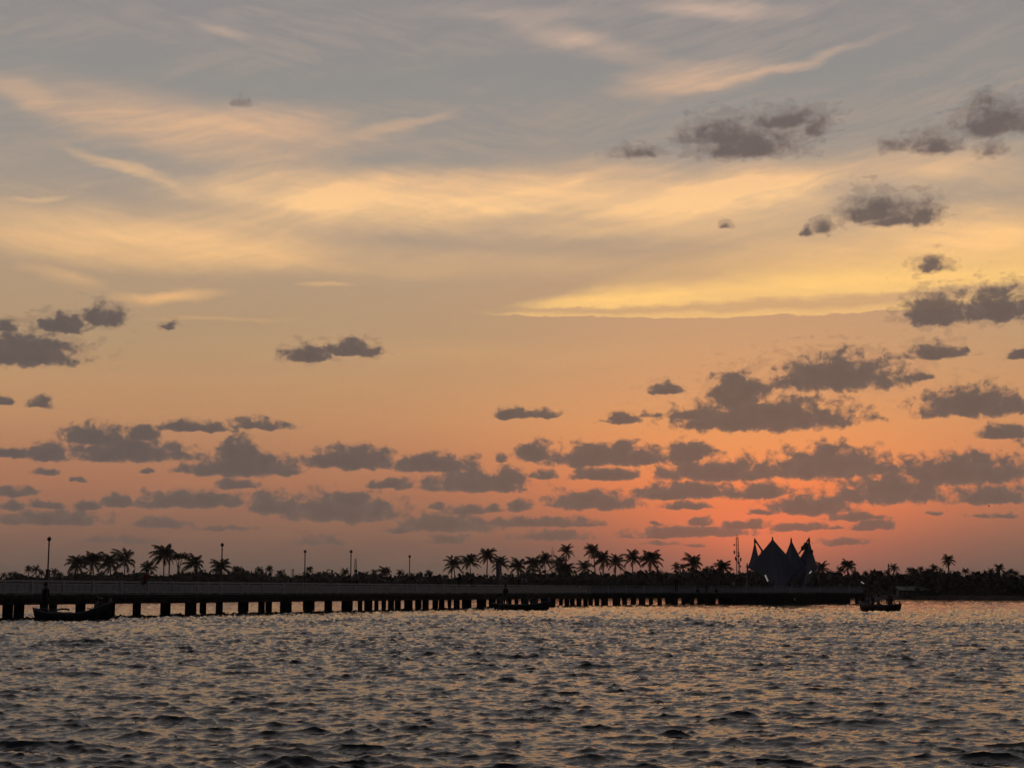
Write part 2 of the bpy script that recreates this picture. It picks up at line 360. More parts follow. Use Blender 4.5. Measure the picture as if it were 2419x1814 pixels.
# ------------------------------------------------------------------ helpers
class MB:
    def __init__(s): s.v = []; s.f = []; s.m = []
    def add(s, vs, fs, mi=0):
        o = len(s.v); s.v += [tuple(v) for v in vs]; s.f += [tuple(i + o for i in f) for f in fs]; s.m += [mi] * len(fs); return s
    def box(s, c, size, rz=0., mi=0, taper=1.):
        hx, hy, hz = size[0] / 2, size[1] / 2, size[2] / 2; vs = []
        for z, t in ((-hz, 1.), (hz, taper)):
            for x, y in ((-hx, -hy), (hx, -hy), (hx, hy), (-hx, hy)):
                x *= t; y *= t
                vs.append((c[0] + x * cos(rz) - y * sin(rz), c[1] + x * sin(rz) + y * cos(rz), c[2] + z))
        return s.add(vs, [(0, 3, 2, 1), (4, 5, 6, 7), (0, 1, 5, 4), (1, 2, 6, 5), (2, 3, 7, 6), (3, 0, 4, 7)], mi)
    def bar(s, a, b, w, h, mi=0):
        a = Vector(a); b = Vector(b); d = (b - a).normalized()
        up = Vector((0, 0, 1)) if abs(d.z) < .95 else Vector((0, 1, 0))
        x = d.cross(up).normalized() * w / 2; y = x.cross(d).normalized() * h / 2
        vs = [p + sx * x + sy * y for p in (a, b) for sx, sy in ((-1, -1), (1, -1), (1, 1), (-1, 1))]
        return s.add(vs, [(0, 1, 2, 3), (7, 6, 5, 4), (0, 4, 5, 1), (1, 5, 6, 2), (2, 6, 7, 3), (3, 7, 4, 0)], mi)
    def tube(s, pts, rads, n=8, mi=0, cap=True):
        pts = [Vector(p) for p in pts]; rads = rads if hasattr(rads, '__len__') else [rads] * len(pts)
        rings = []
        for i, p in enumerate(pts):
            d = (pts[min(i + 1, len(pts) - 1)] - pts[max(i - 1, 0)]).normalized()
            up = Vector((0, 0, 1)) if abs(d.z) < .9 else Vector((1, 0, 0))
            x = d.cross(up).normalized(); y = d.cross(x)
            rings.append([p + rads[i] * (cos(2 * pi * k / n) * x + sin(2 * pi * k / n) * y) for k in range(n)])
        vs = [v for r in rings for v in r]
        fs = [(i * n + k, i * n + (k + 1) % n, (i + 1) * n + (k + 1) % n, (i + 1) * n + k) for i in range(len(pts) - 1) for k in range(n)]
        if cap: fs += [tuple(range(n))[::-1], tuple((len(pts) - 1) * n + k for k in range(n))]
        return s.add(vs, fs, mi)
    def lathe(s, c, prof, n=10, mi=0):
        vs = [(c[0] + r * cos(2 * pi * k / n), c[1] + r * sin(2 * pi * k / n), c[2] + z) for r, z in prof for k in range(n)]
        fs = [(i * n + k, i * n + (k + 1) % n, (i + 1) * n + (k + 1) % n, (i + 1) * n + k) for i in range(len(prof) - 1) for k in range(n)]
        fs += [tuple(range(n))[::-1], tuple((len(prof) - 1) * n + k for k in range(n))]
        return s.add(vs, fs, mi)
    def mesh(s, name, mats, smooth=False):
        me = bpy.data.meshes.new(name); me.from_pydata(s.v, [], s.f)
        for m in (mats if isinstance(mats, (list, tuple)) else [mats]): me.materials.append(m)
        me.polygons.foreach_set('material_index', s.m)
        if smooth: me.polygons.foreach_set('use_smooth', [True] * len(s.f))
        me.update(); return me
    def obj(s, name, mats, parent=None, smooth=False, loc=None):
        return link(name, s.mesh(name, mats, smooth), parent, loc)
def link(name, me, parent=None, loc=None, rz=0., sc=None):
    o = bpy.data.objects.new(name, me); COL.objects.link(o)
    if parent is not None: o.parent = parent
    if loc is not None: o.location = loc
    o.rotation_euler.z = rz
    if sc is not None: o.scale = (sc,) * 3 if not hasattr(sc, '__len__') else sc
    return o
def tag(o, label, cat, group=None, kind=None):
    if label: o['label'] = label
    if cat: o['category'] = cat
    if group: o['group'] = group
    if kind: o['kind'] = kind
    return o
def empty(name, loc, label, cat, group=None, rz=0.):
    o = bpy.data.objects.new(name, None); COL.objects.link(o); o.location = loc; o.rotation_euler.z = rz
    o.empty_display_size = .3
    return tag(o, label, cat, group)

MT = dict(
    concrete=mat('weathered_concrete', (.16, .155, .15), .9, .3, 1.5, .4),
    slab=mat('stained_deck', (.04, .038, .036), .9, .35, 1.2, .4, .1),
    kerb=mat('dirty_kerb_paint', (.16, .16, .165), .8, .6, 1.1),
    pile=mat('wet_concrete', (.022, .020, .019), .8, .4, 2., .4, .08),
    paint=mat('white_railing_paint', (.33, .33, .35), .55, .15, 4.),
    iron=mat('dark_iron', (.06, .055, .055), .5, .2, 6., 0, .4),
    globe=mat('grey_globe', (.10, .08, .08), .35, .1, 3., 0, .4),
    steel=mat('galvanised_steel', (.18, .17, .17), .5, .2, 2., 0, .4),
    membrane=mat('tent_membrane', (.14, .14, .17), .8, .06, .25),
    hull=mat('tarred_hull', (.030, .028, .028), .45, .4, 3., .2, .3),
    rim=mat('pale_gunwale', (.22, .22, .24), .5, .2, 5.),
    redhull=mat('red_hull_paint', (.12, .05, .05), .5, .3, 3.),
    wood=mat('boat_wood', (.10, .07, .05), .7, .3, 6.),
    trunk=mat('palm_trunk', (.07, .06, .05), .9, .3, 4.),
    frond=mat('palm_frond', (.045, .055, .025), .7, .3, 2.),
    leaf=mat('tree_leaf', (.035, .042, .025), .8, .35, 1.),
    bark=mat('tree_bark', (.06, .05, .04), .9, .3, 3.),
    soil=mat('bank_soil', (.06, .05, .04), .95, .3, .3, .3),
    roof=mat('grey_sheet_roof', (.24, .24, .25), .6, .2, 1.),
    wall=mat('shed_wall', (.13, .12, .12), .9, .25, 1.),
    tube=mat('lit_tube', (.7, .7, .7), .4, 0., 1., emit=((1., .96, .9), .22)),
    skin=mat('skin', (.12, .07, .05), .6, .1, 5.), hair=mat('black_hair', (.012, .01, .01), .5, .2, 20.),
    foliage_near=mat('bush_leaf', (.04, .045, .025), .8, .35, 2.),
)
def cloth(name, c): return mat(name, c, .9, .12, 4.)
CL = dict(dark=cloth('dark_cloth', (.02, .02, .025)), navy=cloth('navy_cloth', (.02, .025, .05)), pale=cloth('pale_blue_cloth', (.22, .24, .30)),
          white=cloth('white_cloth', (.40, .40, .42)), red=cloth('red_cloth', (.14, .02, .015)), green=cloth('green_cloth', (.06, .13, .09)),
          grey=cloth('grey_cloth', (.12, .12, .13)), violet=cloth('violet_cloth', (.10, .05, .09)))

# ------------------------------------------------------------------ far shore
SHORE = [(-700, 1409.5), (600, 1409.5), (1500, 1410.5), (1950, 1412), (2130, 1414), (2280, 1415), (2419, 1416.4), (3100, 1419)]
def shore_y(x):
    for (a, ya), (b, yb) in zip(SHORE, SHORE[1:]):
        if a <= x <= b: return ya + (yb - ya) * (x - a) / (b - a)
    return SHORE[0][1] if x < SHORE[0][0] else SHORE[-1][1]
def shore_d(x): return dwater(shore_y(x))
SH = []
for x in range(-700, 3101, 40):
    d = shore_d(x); p = at(x, 1397, d); SH.append((p.x, d + random.Random(x).uniform(-2, 2)))
mb = MB(); rows = [(0, -.6), (.8, .12), (3, .45), (8, .7), (40, 1.0), (160, 1.2), (1400, 2.0)]
n = len(SH); rr_ = random.Random(5)
vs = [(x * (1 + off / 900), y + off, z + (rr_.uniform(-.08, .12) if 0 < j < 5 else 0)) for j, (off, z) in enumerate(rows) for (x, y) in SH]
mb.add(vs, [(j * n + i, j * n + i + 1, (j + 1) * n + i + 1, (j + 1) * n + i) for j in range(len(rows) - 1) for i in range(n - 1)])
g = mb.obj('far_shore_land', MT['soil']); tag(g, 'dark low earth bank along the far shore under the palms', None, kind='structure')

# ------------------------------------------------------------------ palms
def palm_crown(seed, nf=19, upright=.0, wind=0.):
    R = random.Random(seed); m = MB()
    for i in range(nf):
        az = i * 2.39996 + R.uniform(-.25, .25); t0 = i / nf
        elv = radians(86 - 108 * t0 ** 1.35) + R.uniform(-.14, .14) + upright
        Ln = R.uniform(.85, 1.08); seg = 8; p = Vector((0, 0, 0)); e = elv; pts = [p.copy()]
        for k in range(seg):
            e -= (.07 + .20 * (k / seg)) * (1.15 if elv > 0 else .8)
            e = max(e, -1.45)
            p = p + Vector((cos(az) * cos(e) - wind * (k + 1) / seg, sin(az) * cos(e), sin(e))) * Ln / seg; pts.append(p.copy())
        m.tube(pts, [.016 * (1 - k / (seg + 1)) + .003 for k in range(seg + 1)], 3, 0, False)
        side = Vector((-sin(az), cos(az), 0))
        for k in range(1, 22):
            f = .10 + .90 * k / 21; q = f * seg; j = min(int(q), seg - 1); c = pts[j].lerp(pts[j + 1], q - j)
            d = (pts[j + 1] - pts[j]).normalized(); ll = .33 * (sin(pi * min(1, f * .93 + .09)) ** .6) * R.uniform(.8, 1.1)
            for sgn in (-1, 1):
                dr = (side * sgn * R.uniform(.55, .8) + d * .55 + Vector((0, 0, -R.uniform(.25, .75)))).normalized()
                w = d * .030
                m.add([c - w, c + w, c + dr * ll + w * .2 + Vector((0, 0, -.03))], [(0, 1, 2)])
    for i in range(7):
        a = R.uniform(0, 6.28); m.lathe((cos(a) * .05, sin(a) * .05, -.07 - R.uniform(0, .04)), [(.012, -.03), (.03, 0), (.012, .03)], 5)
    return m.mesh('palm_crown', MT['frond'])
CROWNS = [palm_crown(i, nf, up) for i, (nf, up) in enumerate([(23, 0.), (20, .1), (25, -.05), (18, .12), (27, .05)])]
CROWNS += [palm_crown(7, 21, .06, .35), palm_crown(8, 17, .0, .45), palm_crown(9, 15, .18, .15), palm_crown(10, 29, -.02, .2)]
SMALLC = [palm_crown(20 + i, 17, .1) for i in range(3)]
def palm(cx, cy, rpx, ybase, xb, label, group, d=None, seed=0, small=False):
    R = random.Random(seed * 77 + int(cx)); d = d or shore_d(cx) + R.uniform(4, 26)
    c = at(cx, cy, d); b = at(xb if xb is not None else cx + R.uniform(-2, 2), 1400, d); r = rpx * d / F_PX
    zb = .9
    t = empty('palm_tree', (b.x, d, zb), label, 'palm tree', group)
    off = c - Vector((b.x, d, zb)); m = MB(); k = 7; rt = (.17 if not small else .13)
    pts = [Vector((off.x * (i / k) ** 1.7, off.y * i / k, off.z * i / k - (.3 if i == 0 else 0))) for i in range(k + 1)]
    m.tube(pts, [rt * (1.35 - .6 * i / k) for i in range(k + 1)], 6 if not small else 4); m.obj('trunk', MT['trunk'], t)
    ci = R.randrange(3 if small else 9); sq = r * 1.36
    o = link('crown', (SMALLC if small else CROWNS)[ci], t, off, R.uniform(0, 6.28) if ci < 5 else R.uniform(-.5, .5), (sq * R.uniform(.92, 1.05), sq, sq * R.uniform(1.02, 1.25)))
    o.rotation_euler.x = R.uniform(-.15, .15); o.rotation_euler.y = R.uniform(-.18, .18)
    return t
# prominent palms: (crown x, crown y, radius px, trunk foot x, label)
G1 = 'coconut palms behind the pier'
PAL = [
 (183,1336,24,184,'coconut palm leftmost of the row between the first and second lamp globes'),
 (219,1328,25,221,'coconut palm second in the left row, taller than the one on its left edge'),
 (260,1334,25,262,'short spreading coconut palm third in the left row'),
 (296,1327,29,291,'leaning coconut palm fourth in the left row, just before the seated man in red'),
 (351,1345,21,352,'low coconut palm right behind the man in red sitting on the rail'),
 (387,1312,29,386,'tallest coconut palm of the left row, touching the globe of a lamp'),
 (459,1335,27,463,'coconut palm with drooping fronds left of the lamp in the left middle'),
 (521,1342,25,519,'coconut palm whose crown is crossed by a lamp post'),
 (909,1352,15,909,'small dark coconut palm behind the curved pale canopy roof'),
 (1072,1337,23,1076,'coconut palm with a lamp globe at its crown, first of the middle grove'),
 (1110,1328,22,1112,'coconut palm second of the middle grove, above two standing people'),
 (1152,1315,21,1149,'tall thin coconut palm third of the middle grove, full round crown'),
 (1183,1335,20,1186,'coconut palm behind the grey pillar in the middle grove'),
 (1223,1340,20,1224,'bushy low coconut palm above the middle boat'),
 (1261,1333,20,1264,'coconut palm crossed by the thin lamp post above the middle boat'),
 (1287,1328,20,1289,'coconut palm just left of the lattice pylon'),
 (1321,1336,23,1323,'wide coconut palm with hanging fronds just right of the lattice pylon'),
 (1338,1305,17,1336,'tall thin coconut palm with small crown right of the lattice pylon'),
 (1336,1350,22,1334,'short coconut palm under the tall thin one'),
 (1381,1343,20,1386,'short dark coconut palm left of the tallest palm of the middle grove'),
 (1402,1304,20,1408,'tallest coconut palm of the middle grove with a bent trunk'),
 (1426,1325,22,1426,'coconut palm just right of the tallest palm'),
 (1454,1333,21,1454,'coconut palm between two others with its stem clear of leaves'),
 (1495,1322,22,1493,'coconut palm with a long bare straight trunk near the pier crowd'),
 (1537,1325,26,1534,'wide coconut palm with a slightly curved trunk left of the standing man'),
 (1640,1333,24,1641,'coconut palm with tufted crown above the seated people'),
 (1708,1343,21,1709,'coconut palm just left of the telecom mast'),
 (1941,1347,19,1941,'coconut palm at the right corner of the tent pavilion'),
 (2003,1338,17,2003,'coconut palm with a round head near the last lamp'),
 (2240,1325,14,2244,'lone tall coconut palm standing clear above the right treeline'),
 (2361,1344,12,2364,'second tallest coconut palm of the right treeline, near the picture edge'),
]
for i, (cx, cy, r, xb, lb) in enumerate(PAL): palm(cx, cy, r, 1400, xb, lb, G1 if cx < 2050 else 'coconut palms on the right shore', seed=i)
SP = [
 ('tiny coconut palm on the horizon left of the first lamp', 'far palms left of the first lamp', [(9,1361,7),(24,1358,7),(35,1358,7),(44,1360,6),(68,1347,9),(86,1347,10),(98,1356,8)]),
 ('tiny coconut palm just right of the first lamp', 'far palms right of the first lamp', [(128,1354,10),(142,1360,8),(167,1360,8),(240,1358,8)]),
 ('small palm between the left and middle groves', 'far palms between lamps', [(565,1350,10),(612,1350,10),(636,1347,9),(662,1357,9),(731,1347,9),(815,1354,10),(700,1364,6)]),
 ('small low coconut palm just left of the middle grove', 'far palms before the middle grove', [(945,1357,9),(975,1362,7),(990,1362,7),(1013,1358,10),(1040,1364,6),(884,1353,8)]),
 ('small coconut palm behind the crowd on the pier', 'far palms behind the crowd', [(1470,1362,8),(1555,1356,9),(1598,1342,10),(1612,1340,8),(1668,1352,9),(1752,1360,8),(1770,1360,7)]),
 ('small coconut palm right of the tent pavilion', 'small palms right of the pavilion', [(1962,1358,10),(1985,1350,10),(2020,1357,8),(2045,1358,8),(2062,1356,9),(2078,1358,9),(2096,1355,8),(2111,1344,11),(2122,1362,8)]),
 ('small coconut palm above the right shore', 'small palms of the right shore', [(2150,1350,9),(2175,1346,8),(2192,1350,7),(2207,1345,10),(2222,1350,7),(2256,1362,8),(2281,1351,9),(2300,1358,8),(2322,1364,8),(2341,1353,9),(2376,1358,9),(2389,1353,9),(2401,1358,8),(2414,1366,8)]),
]
i = 0
ORD = ['first', 'second', 'third', 'fourth', 'fifth', 'sixth', 'seventh', 'eighth', 'ninth', 'tenth', 'eleventh', 'twelfth', 'thirteenth', 'fourteenth', 'fifteenth', 'sixteenth', 'seventeenth', 'eighteenth', 'nineteenth', 'twentieth']
for lb, gr, pts in SP:
    pts = sorted(pts)
    for iq, (x, y, r) in enumerate(pts): palm(x, y, r * 1.12, 1400, None, lb + ', ' + ORD[iq] + ' from the left', gr, d=shore_d(x) + 45 + (i * 7) % 30, seed=200 + i, small=True); i += 1

# ------------------------------------------------------------------ broadleaf trees and bank growth
def crown_mesh(seed, nleaf, ex=1., ez=1., lobes=6, size=.10):
    R = random.Random(seed); m = MB(); cs = []
    for i in range(lobes):
        a = R.uniform(0, 6.28); q = R.uniform(.2, .62); cs.append((Vector((cos(a) * q * ex, sin(a) * q * ex, R.uniform(-.35, .42) * ez)), R.uniform(.30, .50)))
    cs.append((Vector((0, 0, 0)), .55))
    for i in range(nleaf):
        c, r = R.choice(cs); v = Vector((R.gauss(0, 1), R.gauss(0, 1), R.gauss(0, 1) * .8)).normalized() * r * R.uniform(.35, 1.08) ** .5
        p = c + Vector((v.x * ex, v.y * ex, v.z * ez)); s = size * R.uniform(.5, 1.3)
        u = Vector((R.gauss(0, 1), R.gauss(0, 1), R.gauss(0, 1))).normalized(); w = u.cross(Vector((R.gauss(0, 1), R.gauss(0, 1), R.gauss(0, 1)))).normalized()
        m.add([p - u * s, p + w * s * .6, p + u * s, p - w * s * .6], [(0, 1, 2, 3)])
    return m.mesh('tree_crown', MT['leaf'])
TC = [crown_mesh(40 + i, 520, ex, ez, lb) for i, (ex, ez, lb) in enumerate([(1., .7, 7), (1., .9, 6), (1., 1.25, 6), (1., .55, 8), (1., 1.0, 9)])]
def tree(cx, ytop, hw, label, group, shape=None, d=None, hfrac=.5, seed=0):
    R = random.Random(int(cx) * 3 + seed); d = d or shore_d(cx) + R.uniform(8, 34); r = hw * d / F_PX
    ztop = at(cx, ytop, d).z; zb = .9; k = shape if shape is not None else R.randrange(5)
    ezz = [.7, .9, 1.25, .55, 1.][k]; x = at(cx, ytop, d).x
    zc = ztop - r * ezz * .85
    t = empty('broadleaf_tree', (x, d, zb), label, 'tree', group)
    m = MB(); h = zc - zb
    m.tube([(0, 0, -.3), (R.uniform(-.2, .2), 0, h * .5), (R.uniform(-.3, .3), 0, h)], [.22, .16, .09], 6)
    for q in range(6):
        a = q * 1.05 + R.uniform(-.3, .3); m.tube([(0, 0, h * R.uniform(.35, .7)), (cos(a) * r * .35, sin(a) * r * .35, h * .95), (cos(a) * r * .75, sin(a) * r * .75, h + r * R.uniform(0, .4))], [.09, .06, .02], 4)
    m.obj('trunk', MT['bark'], t)
    link('crown', TC[k], t, (0, 0, h), R.uniform(0, 6.28), r * 1.08)
TR = [
 (424,1305,19,3,'flat topped broadleaf tree with bare limbs right of the tallest left palm'),
 (558,1336,9,2,'narrow dark tree standing right of the palm crossed by a lamp post'),
 (574,1346,7,2,'smaller dark tree at the right end of the left grove'),
 (598,1352,17,1,'hazy grey rounded tree between the left grove and the round far palm'),
 (772,1346,27,0,'wide dark dome shaped tree between the third and fourth lamps'),
 (748,1356,14,4,'low tree filling the left foot of the wide dark dome tree'),
 (858,1352,12,0,'dark tree right behind the man in the pale shirt'),
 (885,1353,13,1,'dark tree above the curved pale canopy roof'),
 (973,1361,24,0,'low rounded tree below the lamp before the middle grove'),
 (1035,1364,26,3,'low wide tree left of the middle grove'),
 (1130,1362,17,3,'flat low tree behind two people at the middle grove'),
 (1246,1352,18,1,'dark tree under the palms above the middle boat'),
 (1322,1330,11,2,'tall narrow dark tree beside the lattice pylon'),
 (1379,1348,16,1,'dark bushy tree left of the tallest middle palm'),
 (1466,1360,22,0,'grey rounded tree at the foot of the long bare palm trunk'),
 (1510,1360,18,4,'grey rounded tree just left of the wide palm'),
 (1562,1350,16,1,'tree with a pale rounded top right of the wide palm'),
 (1588,1352,14,0,'low tree behind the standing man on the pier'),
 (1622,1352,20,3,'wide low tree above the seated people'),
 (1675,1335,10,2,'round headed tree between two tufted palms'),
 (1730,1354,28,3,'wide low tree at the foot of the telecom mast'),
 (1955,1356,15,1,'dark tree right of the tent pavilion'),
 (1980,1357,14,0,'low dark tree left of the round headed palm'),
 (2024,1356,16,4,'dark tree behind the last lamp'),
]
for (x, y, w, k, lb) in TR: tree(x, y - 3, w * 1.3, lb, 'broadleaf trees behind the pier', k)
for i, (x, y, w) in enumerate([(2045,1362,14),(2070,1361,15),(2095,1360,14),(2116,1358,14),(2140,1359,13),(2160,1352,13),(2180,1349,14),(2202,1352,15),(2226,1352,14),(2252,1355,12),(2270,1360,12),(2292,1355,14),(2312,1362,14),(2334,1359,14),(2355,1357,13),(2372,1360,13),(2392,1364,12),(2412,1368,14),(2440,1362,18)]):
    tree(x, y - 2, w * 1.25, 'dark tree in the unbroken right treeline, ' + ORD[i] + ' from the left', 'trees of the right shore treeline', None, seed=i)

def thicket():
    """low growth along the bank, from -700 to 3100 px of shore, one mass"""
    R = random.Random(12); m = MB(); prev = None
    TP = [(-700,1366),(60,1365),(180,1361),(300,1357),(360,1361),(440,1357),(560,1355),(620,1358),(700,1364),(760,1357),(830,1362),(900,1360),(960,1363),(1030,1362),(1120,1361),(1160,1366),(1230,1356),(1330,1354),(1400,1360),(1450,1361),(1490,1355),(1560,1356),(1620,1352),(1700,1354),(1765,1356),(1850,1358),(1950,1358),(2040,1361),(2120,1361),(2160,1355),(2240,1356),(2290,1361),(2340,1362),(2419,1366),(3100,1366)]
    def ttop(x):
        for (a_, ya), (b_, yb) in zip(TP, TP[1:]):
            if a_ <= x <= b_: return ya + (yb - ya) * (x - a_) / (b_ - a_) - 4.5 + 2.2 * sin(x * .13) + 2.6 * sin(x * .047 + 2) + 1.7 * sin(x * .31) + 1.5 * sin(x * .083 + 1)
        return 1366
    for x in range(-700, 3101, 9):
        top = ttop(x)
        for k in range(34):
            d = shore_d(x) + R.uniform(1., 16); z = R.uniform(.6, 1.) ** .6 * 1. ; zt = at(x, top, d).z * R.uniform(.86, 1.06)
            zz = .5 + (zt - .5) * R.random() ** .55; p = at(x + R.uniform(-7, 7), 1397, d); s = R.uniform(.35, .9)
            u = Vector((R.gauss(0, 1), R.gauss(0, 1), R.gauss(0, 1))).normalized(); w = u.cross(Vector((R.gauss(0, 1), R.gauss(0, 1), R.gauss(0, 1)))).normalized()
            p = Vector((p.x, d, zz)); m.add([p - u * s, p + w * s * .6, p + u * s, p - w * s * .6], [(0, 1, 2, 3)])
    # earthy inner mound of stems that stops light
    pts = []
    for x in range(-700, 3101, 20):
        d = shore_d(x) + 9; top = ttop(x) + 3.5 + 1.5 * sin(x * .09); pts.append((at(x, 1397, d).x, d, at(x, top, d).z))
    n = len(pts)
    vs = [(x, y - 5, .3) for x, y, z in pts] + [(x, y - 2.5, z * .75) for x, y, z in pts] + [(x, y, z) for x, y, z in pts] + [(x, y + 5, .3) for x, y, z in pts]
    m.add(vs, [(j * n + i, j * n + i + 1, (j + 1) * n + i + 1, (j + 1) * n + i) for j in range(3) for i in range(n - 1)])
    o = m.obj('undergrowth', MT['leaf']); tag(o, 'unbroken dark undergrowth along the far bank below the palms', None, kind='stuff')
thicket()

# ------------------------------------------------------------------ pier
Z_DECK, Z_BEAM, Z_RAIL, Z_BED = 1.23, .73, 1.96, -1.6
def offw(x): return 67 - .0245 * x if x < 1400 else 32.7 - (x - 1400) * .0066
def npt(x): d = dwater(1397 + offw(x)); p = at(x, 1397, d); return Vector((p.x, d, 0))
PA, PB, PC_, = npt(-160), npt(1400), npt(2046)
D1 = (PB - PA).normalized(); N1 = Vector((-D1.y, D1.x, 0)); D2 = (PC_ - PB).normalized(); N2 = Vector((-D2.y, D2.x, 0))
WID = 4.4
def on_line(x, inset):
    """point on the deck seen at pixel column x, inset metres in from the near edge"""
    r = ray(x, 1397); best = None
    for A, B, D, Nn in ((PA, PB, D1, N1), (PB, PC_, D2, N2)):
        A2 = A + Nn * inset; den = D.x * r.y - D.y * r.x
        s = (r.x * (A2.y) - r.y * (A2.x)) / den
        Ls = (B - A).length
        if -.6 <= s <= Ls + .6: best = A2 + D * s; bd = D; break
    else:
        best = A2 + D * s; bd = D
    return Vector((best.x, best.y, 0)), bd
pier = empty('pier', (PA.x, PA.y, 0), 'long low concrete pier on piles with white railings', 'pier')
def par(name, m, mats, parent=pier):
    o = m.obj(name, mats); o.parent = parent; o.matrix_parent_inverse = Matrix.Translation(-parent_loc(parent)); return o
def parent_loc(p):
    return Vector(p.location) if p.parent is None else Vector((0, 0, 0))
def seg_iter(step):
    for A, B, D, Nn in ((PA, PB, D1, N1), (PB, PC_, D2, N2)):
        Ls = (B - A).length; k = max(1, round(Ls / step)); st = Ls / k
        for i in range(k): yield A + D * (i * st), A + D * ((i + 1) * st), D, Nn
# the two widths meet at the bend; a small wedge slab closes it
for (a, b, D, Nn) in seg_iter(3.6):
    rz = atan2(D.y, D.x); c = (a + b) / 2 + Nn * WID / 2; ln = (b - a).length
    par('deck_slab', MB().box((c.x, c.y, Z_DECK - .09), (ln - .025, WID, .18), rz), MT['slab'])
    for off in (.18, WID - .18):
        q = (a + b) / 2 + Nn * off
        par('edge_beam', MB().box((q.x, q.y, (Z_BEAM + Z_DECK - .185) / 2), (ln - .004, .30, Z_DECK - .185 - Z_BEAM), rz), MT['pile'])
    q = (a + b) / 2 + Nn * .06
    par('kerb', MB().box((q.x, q.y, Z_DECK + .027), (ln - .05, .12, .05), rz), MT['kerb'])
wd = MB(); w0 = PB + N1 * WID; w1 = PB + N2 * WID
wd.add([PB + Vector((0, 0, Z_DECK - .2)), w1 + Vector((0, 0, Z_DECK - .2)), w0 + Vector((0, 0, Z_DECK - .2)), PB + Vector((0, 0, Z_DECK - .196)), w1 + Vector((0, 0, Z_DECK - .196)), w0 + Vector((0, 0, Z_DECK - .196))],
       [(0, 1, 2), (3, 5, 4), (0, 3, 4, 1), (1, 4, 5, 2), (2, 5, 3, 0)])
par('corner_slab', wd, MT['concrete'])
# openings seen between the piles (pixel columns); what lies between them is pile
OPEN = [(-60,-30),(-14,7),(60,95),(137,179),(204,223),(274,314),(335,379),(405,437),(466,472),(489,510),(528,562),(589,610),(644,661),(691,715),(745,766),(786,806),(835,845),(857,860),(881,884),(895,901),(913,916),
 (948,954),(976,980),(1014,1021),(1051,1057),(1067,1071),(1087,1090),(1115,1125),(1150,1154),(1190,1199),(1209,1215),(1225,1230),(1248,1251),(1272,1277),(1313,1320),(1330,1333),(1358,1361),(1374,1377),(1401,1404),(1416,1419),
 (1437,1446),(1466,1469),(1482,1489),(1503,1508),(1525,1532),(1543,1552),(1564,1571),(1580,1583),(1602,1609),(1621,1628),(1639,1646),(1659,1663),(1675,1678),(1691,1696),(1709,1713),(1728,1731),(1739,1746)]
kk = 0
for (a, b), (c, d_) in zip(OPEN, OPEN[1:]):
    x0, x1 = b, c
    k = F_PX / on_line((x0 + x1) / 2, .3)[0].y; nw = (x1 - x0) / k
    npl = max(1, round(nw / .62)); w = nw / npl
    for q in range(npl):
        xc = x0 + (x1 - x0) * (q + .5) / npl; kk += 1
        ins = .30 if kk % 2 else WID - .30
        p, D = on_line(xc, ins); wq = w * p.y / on_line(xc, .3)[0].y
        wq = max(.22, wq * .93); rz = atan2(p.x, p.y)
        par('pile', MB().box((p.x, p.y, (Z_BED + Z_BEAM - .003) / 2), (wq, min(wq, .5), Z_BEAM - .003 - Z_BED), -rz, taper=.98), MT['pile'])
# railings: near and far side
for side, ins in (('near', .45), ('far', WID - .22)):
    r0 = MB(); railing = None; bal = MB(); first = True
    for (a, b, D, Nn) in seg_iter(2.4 if side == 'near' else 4.8):
        a = a + Nn * ins; b = b + Nn * ins; rz = atan2(D.y, D.x)
        if side == 'far' and D is D2: continue
        m = MB().bar(a + Vector((0, 0, Z_RAIL)), b + Vector((0, 0, Z_RAIL)), .075, .06)
        if first:
            railing = par('railing', m, MT['paint']); first = False
        else: par('handrail', m, MT['paint'], railing)
        par('middle_rail', MB().bar(a + Vector((0, 0, Z_RAIL - .15)), b + Vector((0, 0, Z_RAIL - .15)), .05, .05), MT['paint'], railing)
        par('bottom_rail', MB().bar(a + Vector((0, 0, Z_DECK + .12)), b + Vector((0, 0, Z_DECK + .12)), .05, .05), MT['paint'], railing)
        par('post', MB().box((a.x, a.y, (Z_DECK + Z_RAIL) / 2 + .03), (.11, .11, Z_RAIL - Z_DECK + .06), rz), MT['paint'], railing)
        ln = (b - a).length; nb = int(ln / (.115 if side == 'near' else .16))
        for i in range(1, nb):
            p = a + D * (ln * i / nb); bal.box((p.x, p.y, (Z_DECK + .14 + Z_RAIL - .18) / 2), (.062, .03, Z_RAIL - .18 - Z_DECK - .14), rz)
    o = par('balusters', bal, MT['paint'], railing); o['kind'] = 'stuff'
# ------------------------------------------------------------------ platform behind the pier head, carrying the pavilion
q0 = on_line(1740, WID + .02)[0]; q1 = on_line(2040, WID + .02)[0]
plat = empty('platform', (q0.x, q0.y, 0), 'wide concrete platform at the pier head under the tent pavilion', 'platform')
rz2 = atan2(D2.y, D2.x); Lp = (q1 - q0).length; dp = 13.; cc = (q0 + q1) / 2 + N2 * dp / 2
for i in range(6):
    for j in range(3):
        c = q0 + D2 * (Lp * (i + .5) / 6) + N2 * (dp * (j + .5) / 3)
        par('paving_slab', MB().box((c.x, c.y, Z_DECK - .14), (Lp / 6 - .02, dp / 3 - .02, .26), rz2), MT['concrete'], plat)
for i in range(7):
    for j in range(3):
        c = q0 + D2 * (Lp * (i + .06) / 6.2 + .3) + N2 * (.6 + (dp - 1.2) * j / 2)
        par('pile', MB().box((c.x, c.y, (Z_BED + Z_DECK - .28) / 2), (.7, .7, Z_DECK - .28 - Z_BED), rz2), MT['pile'], plat)
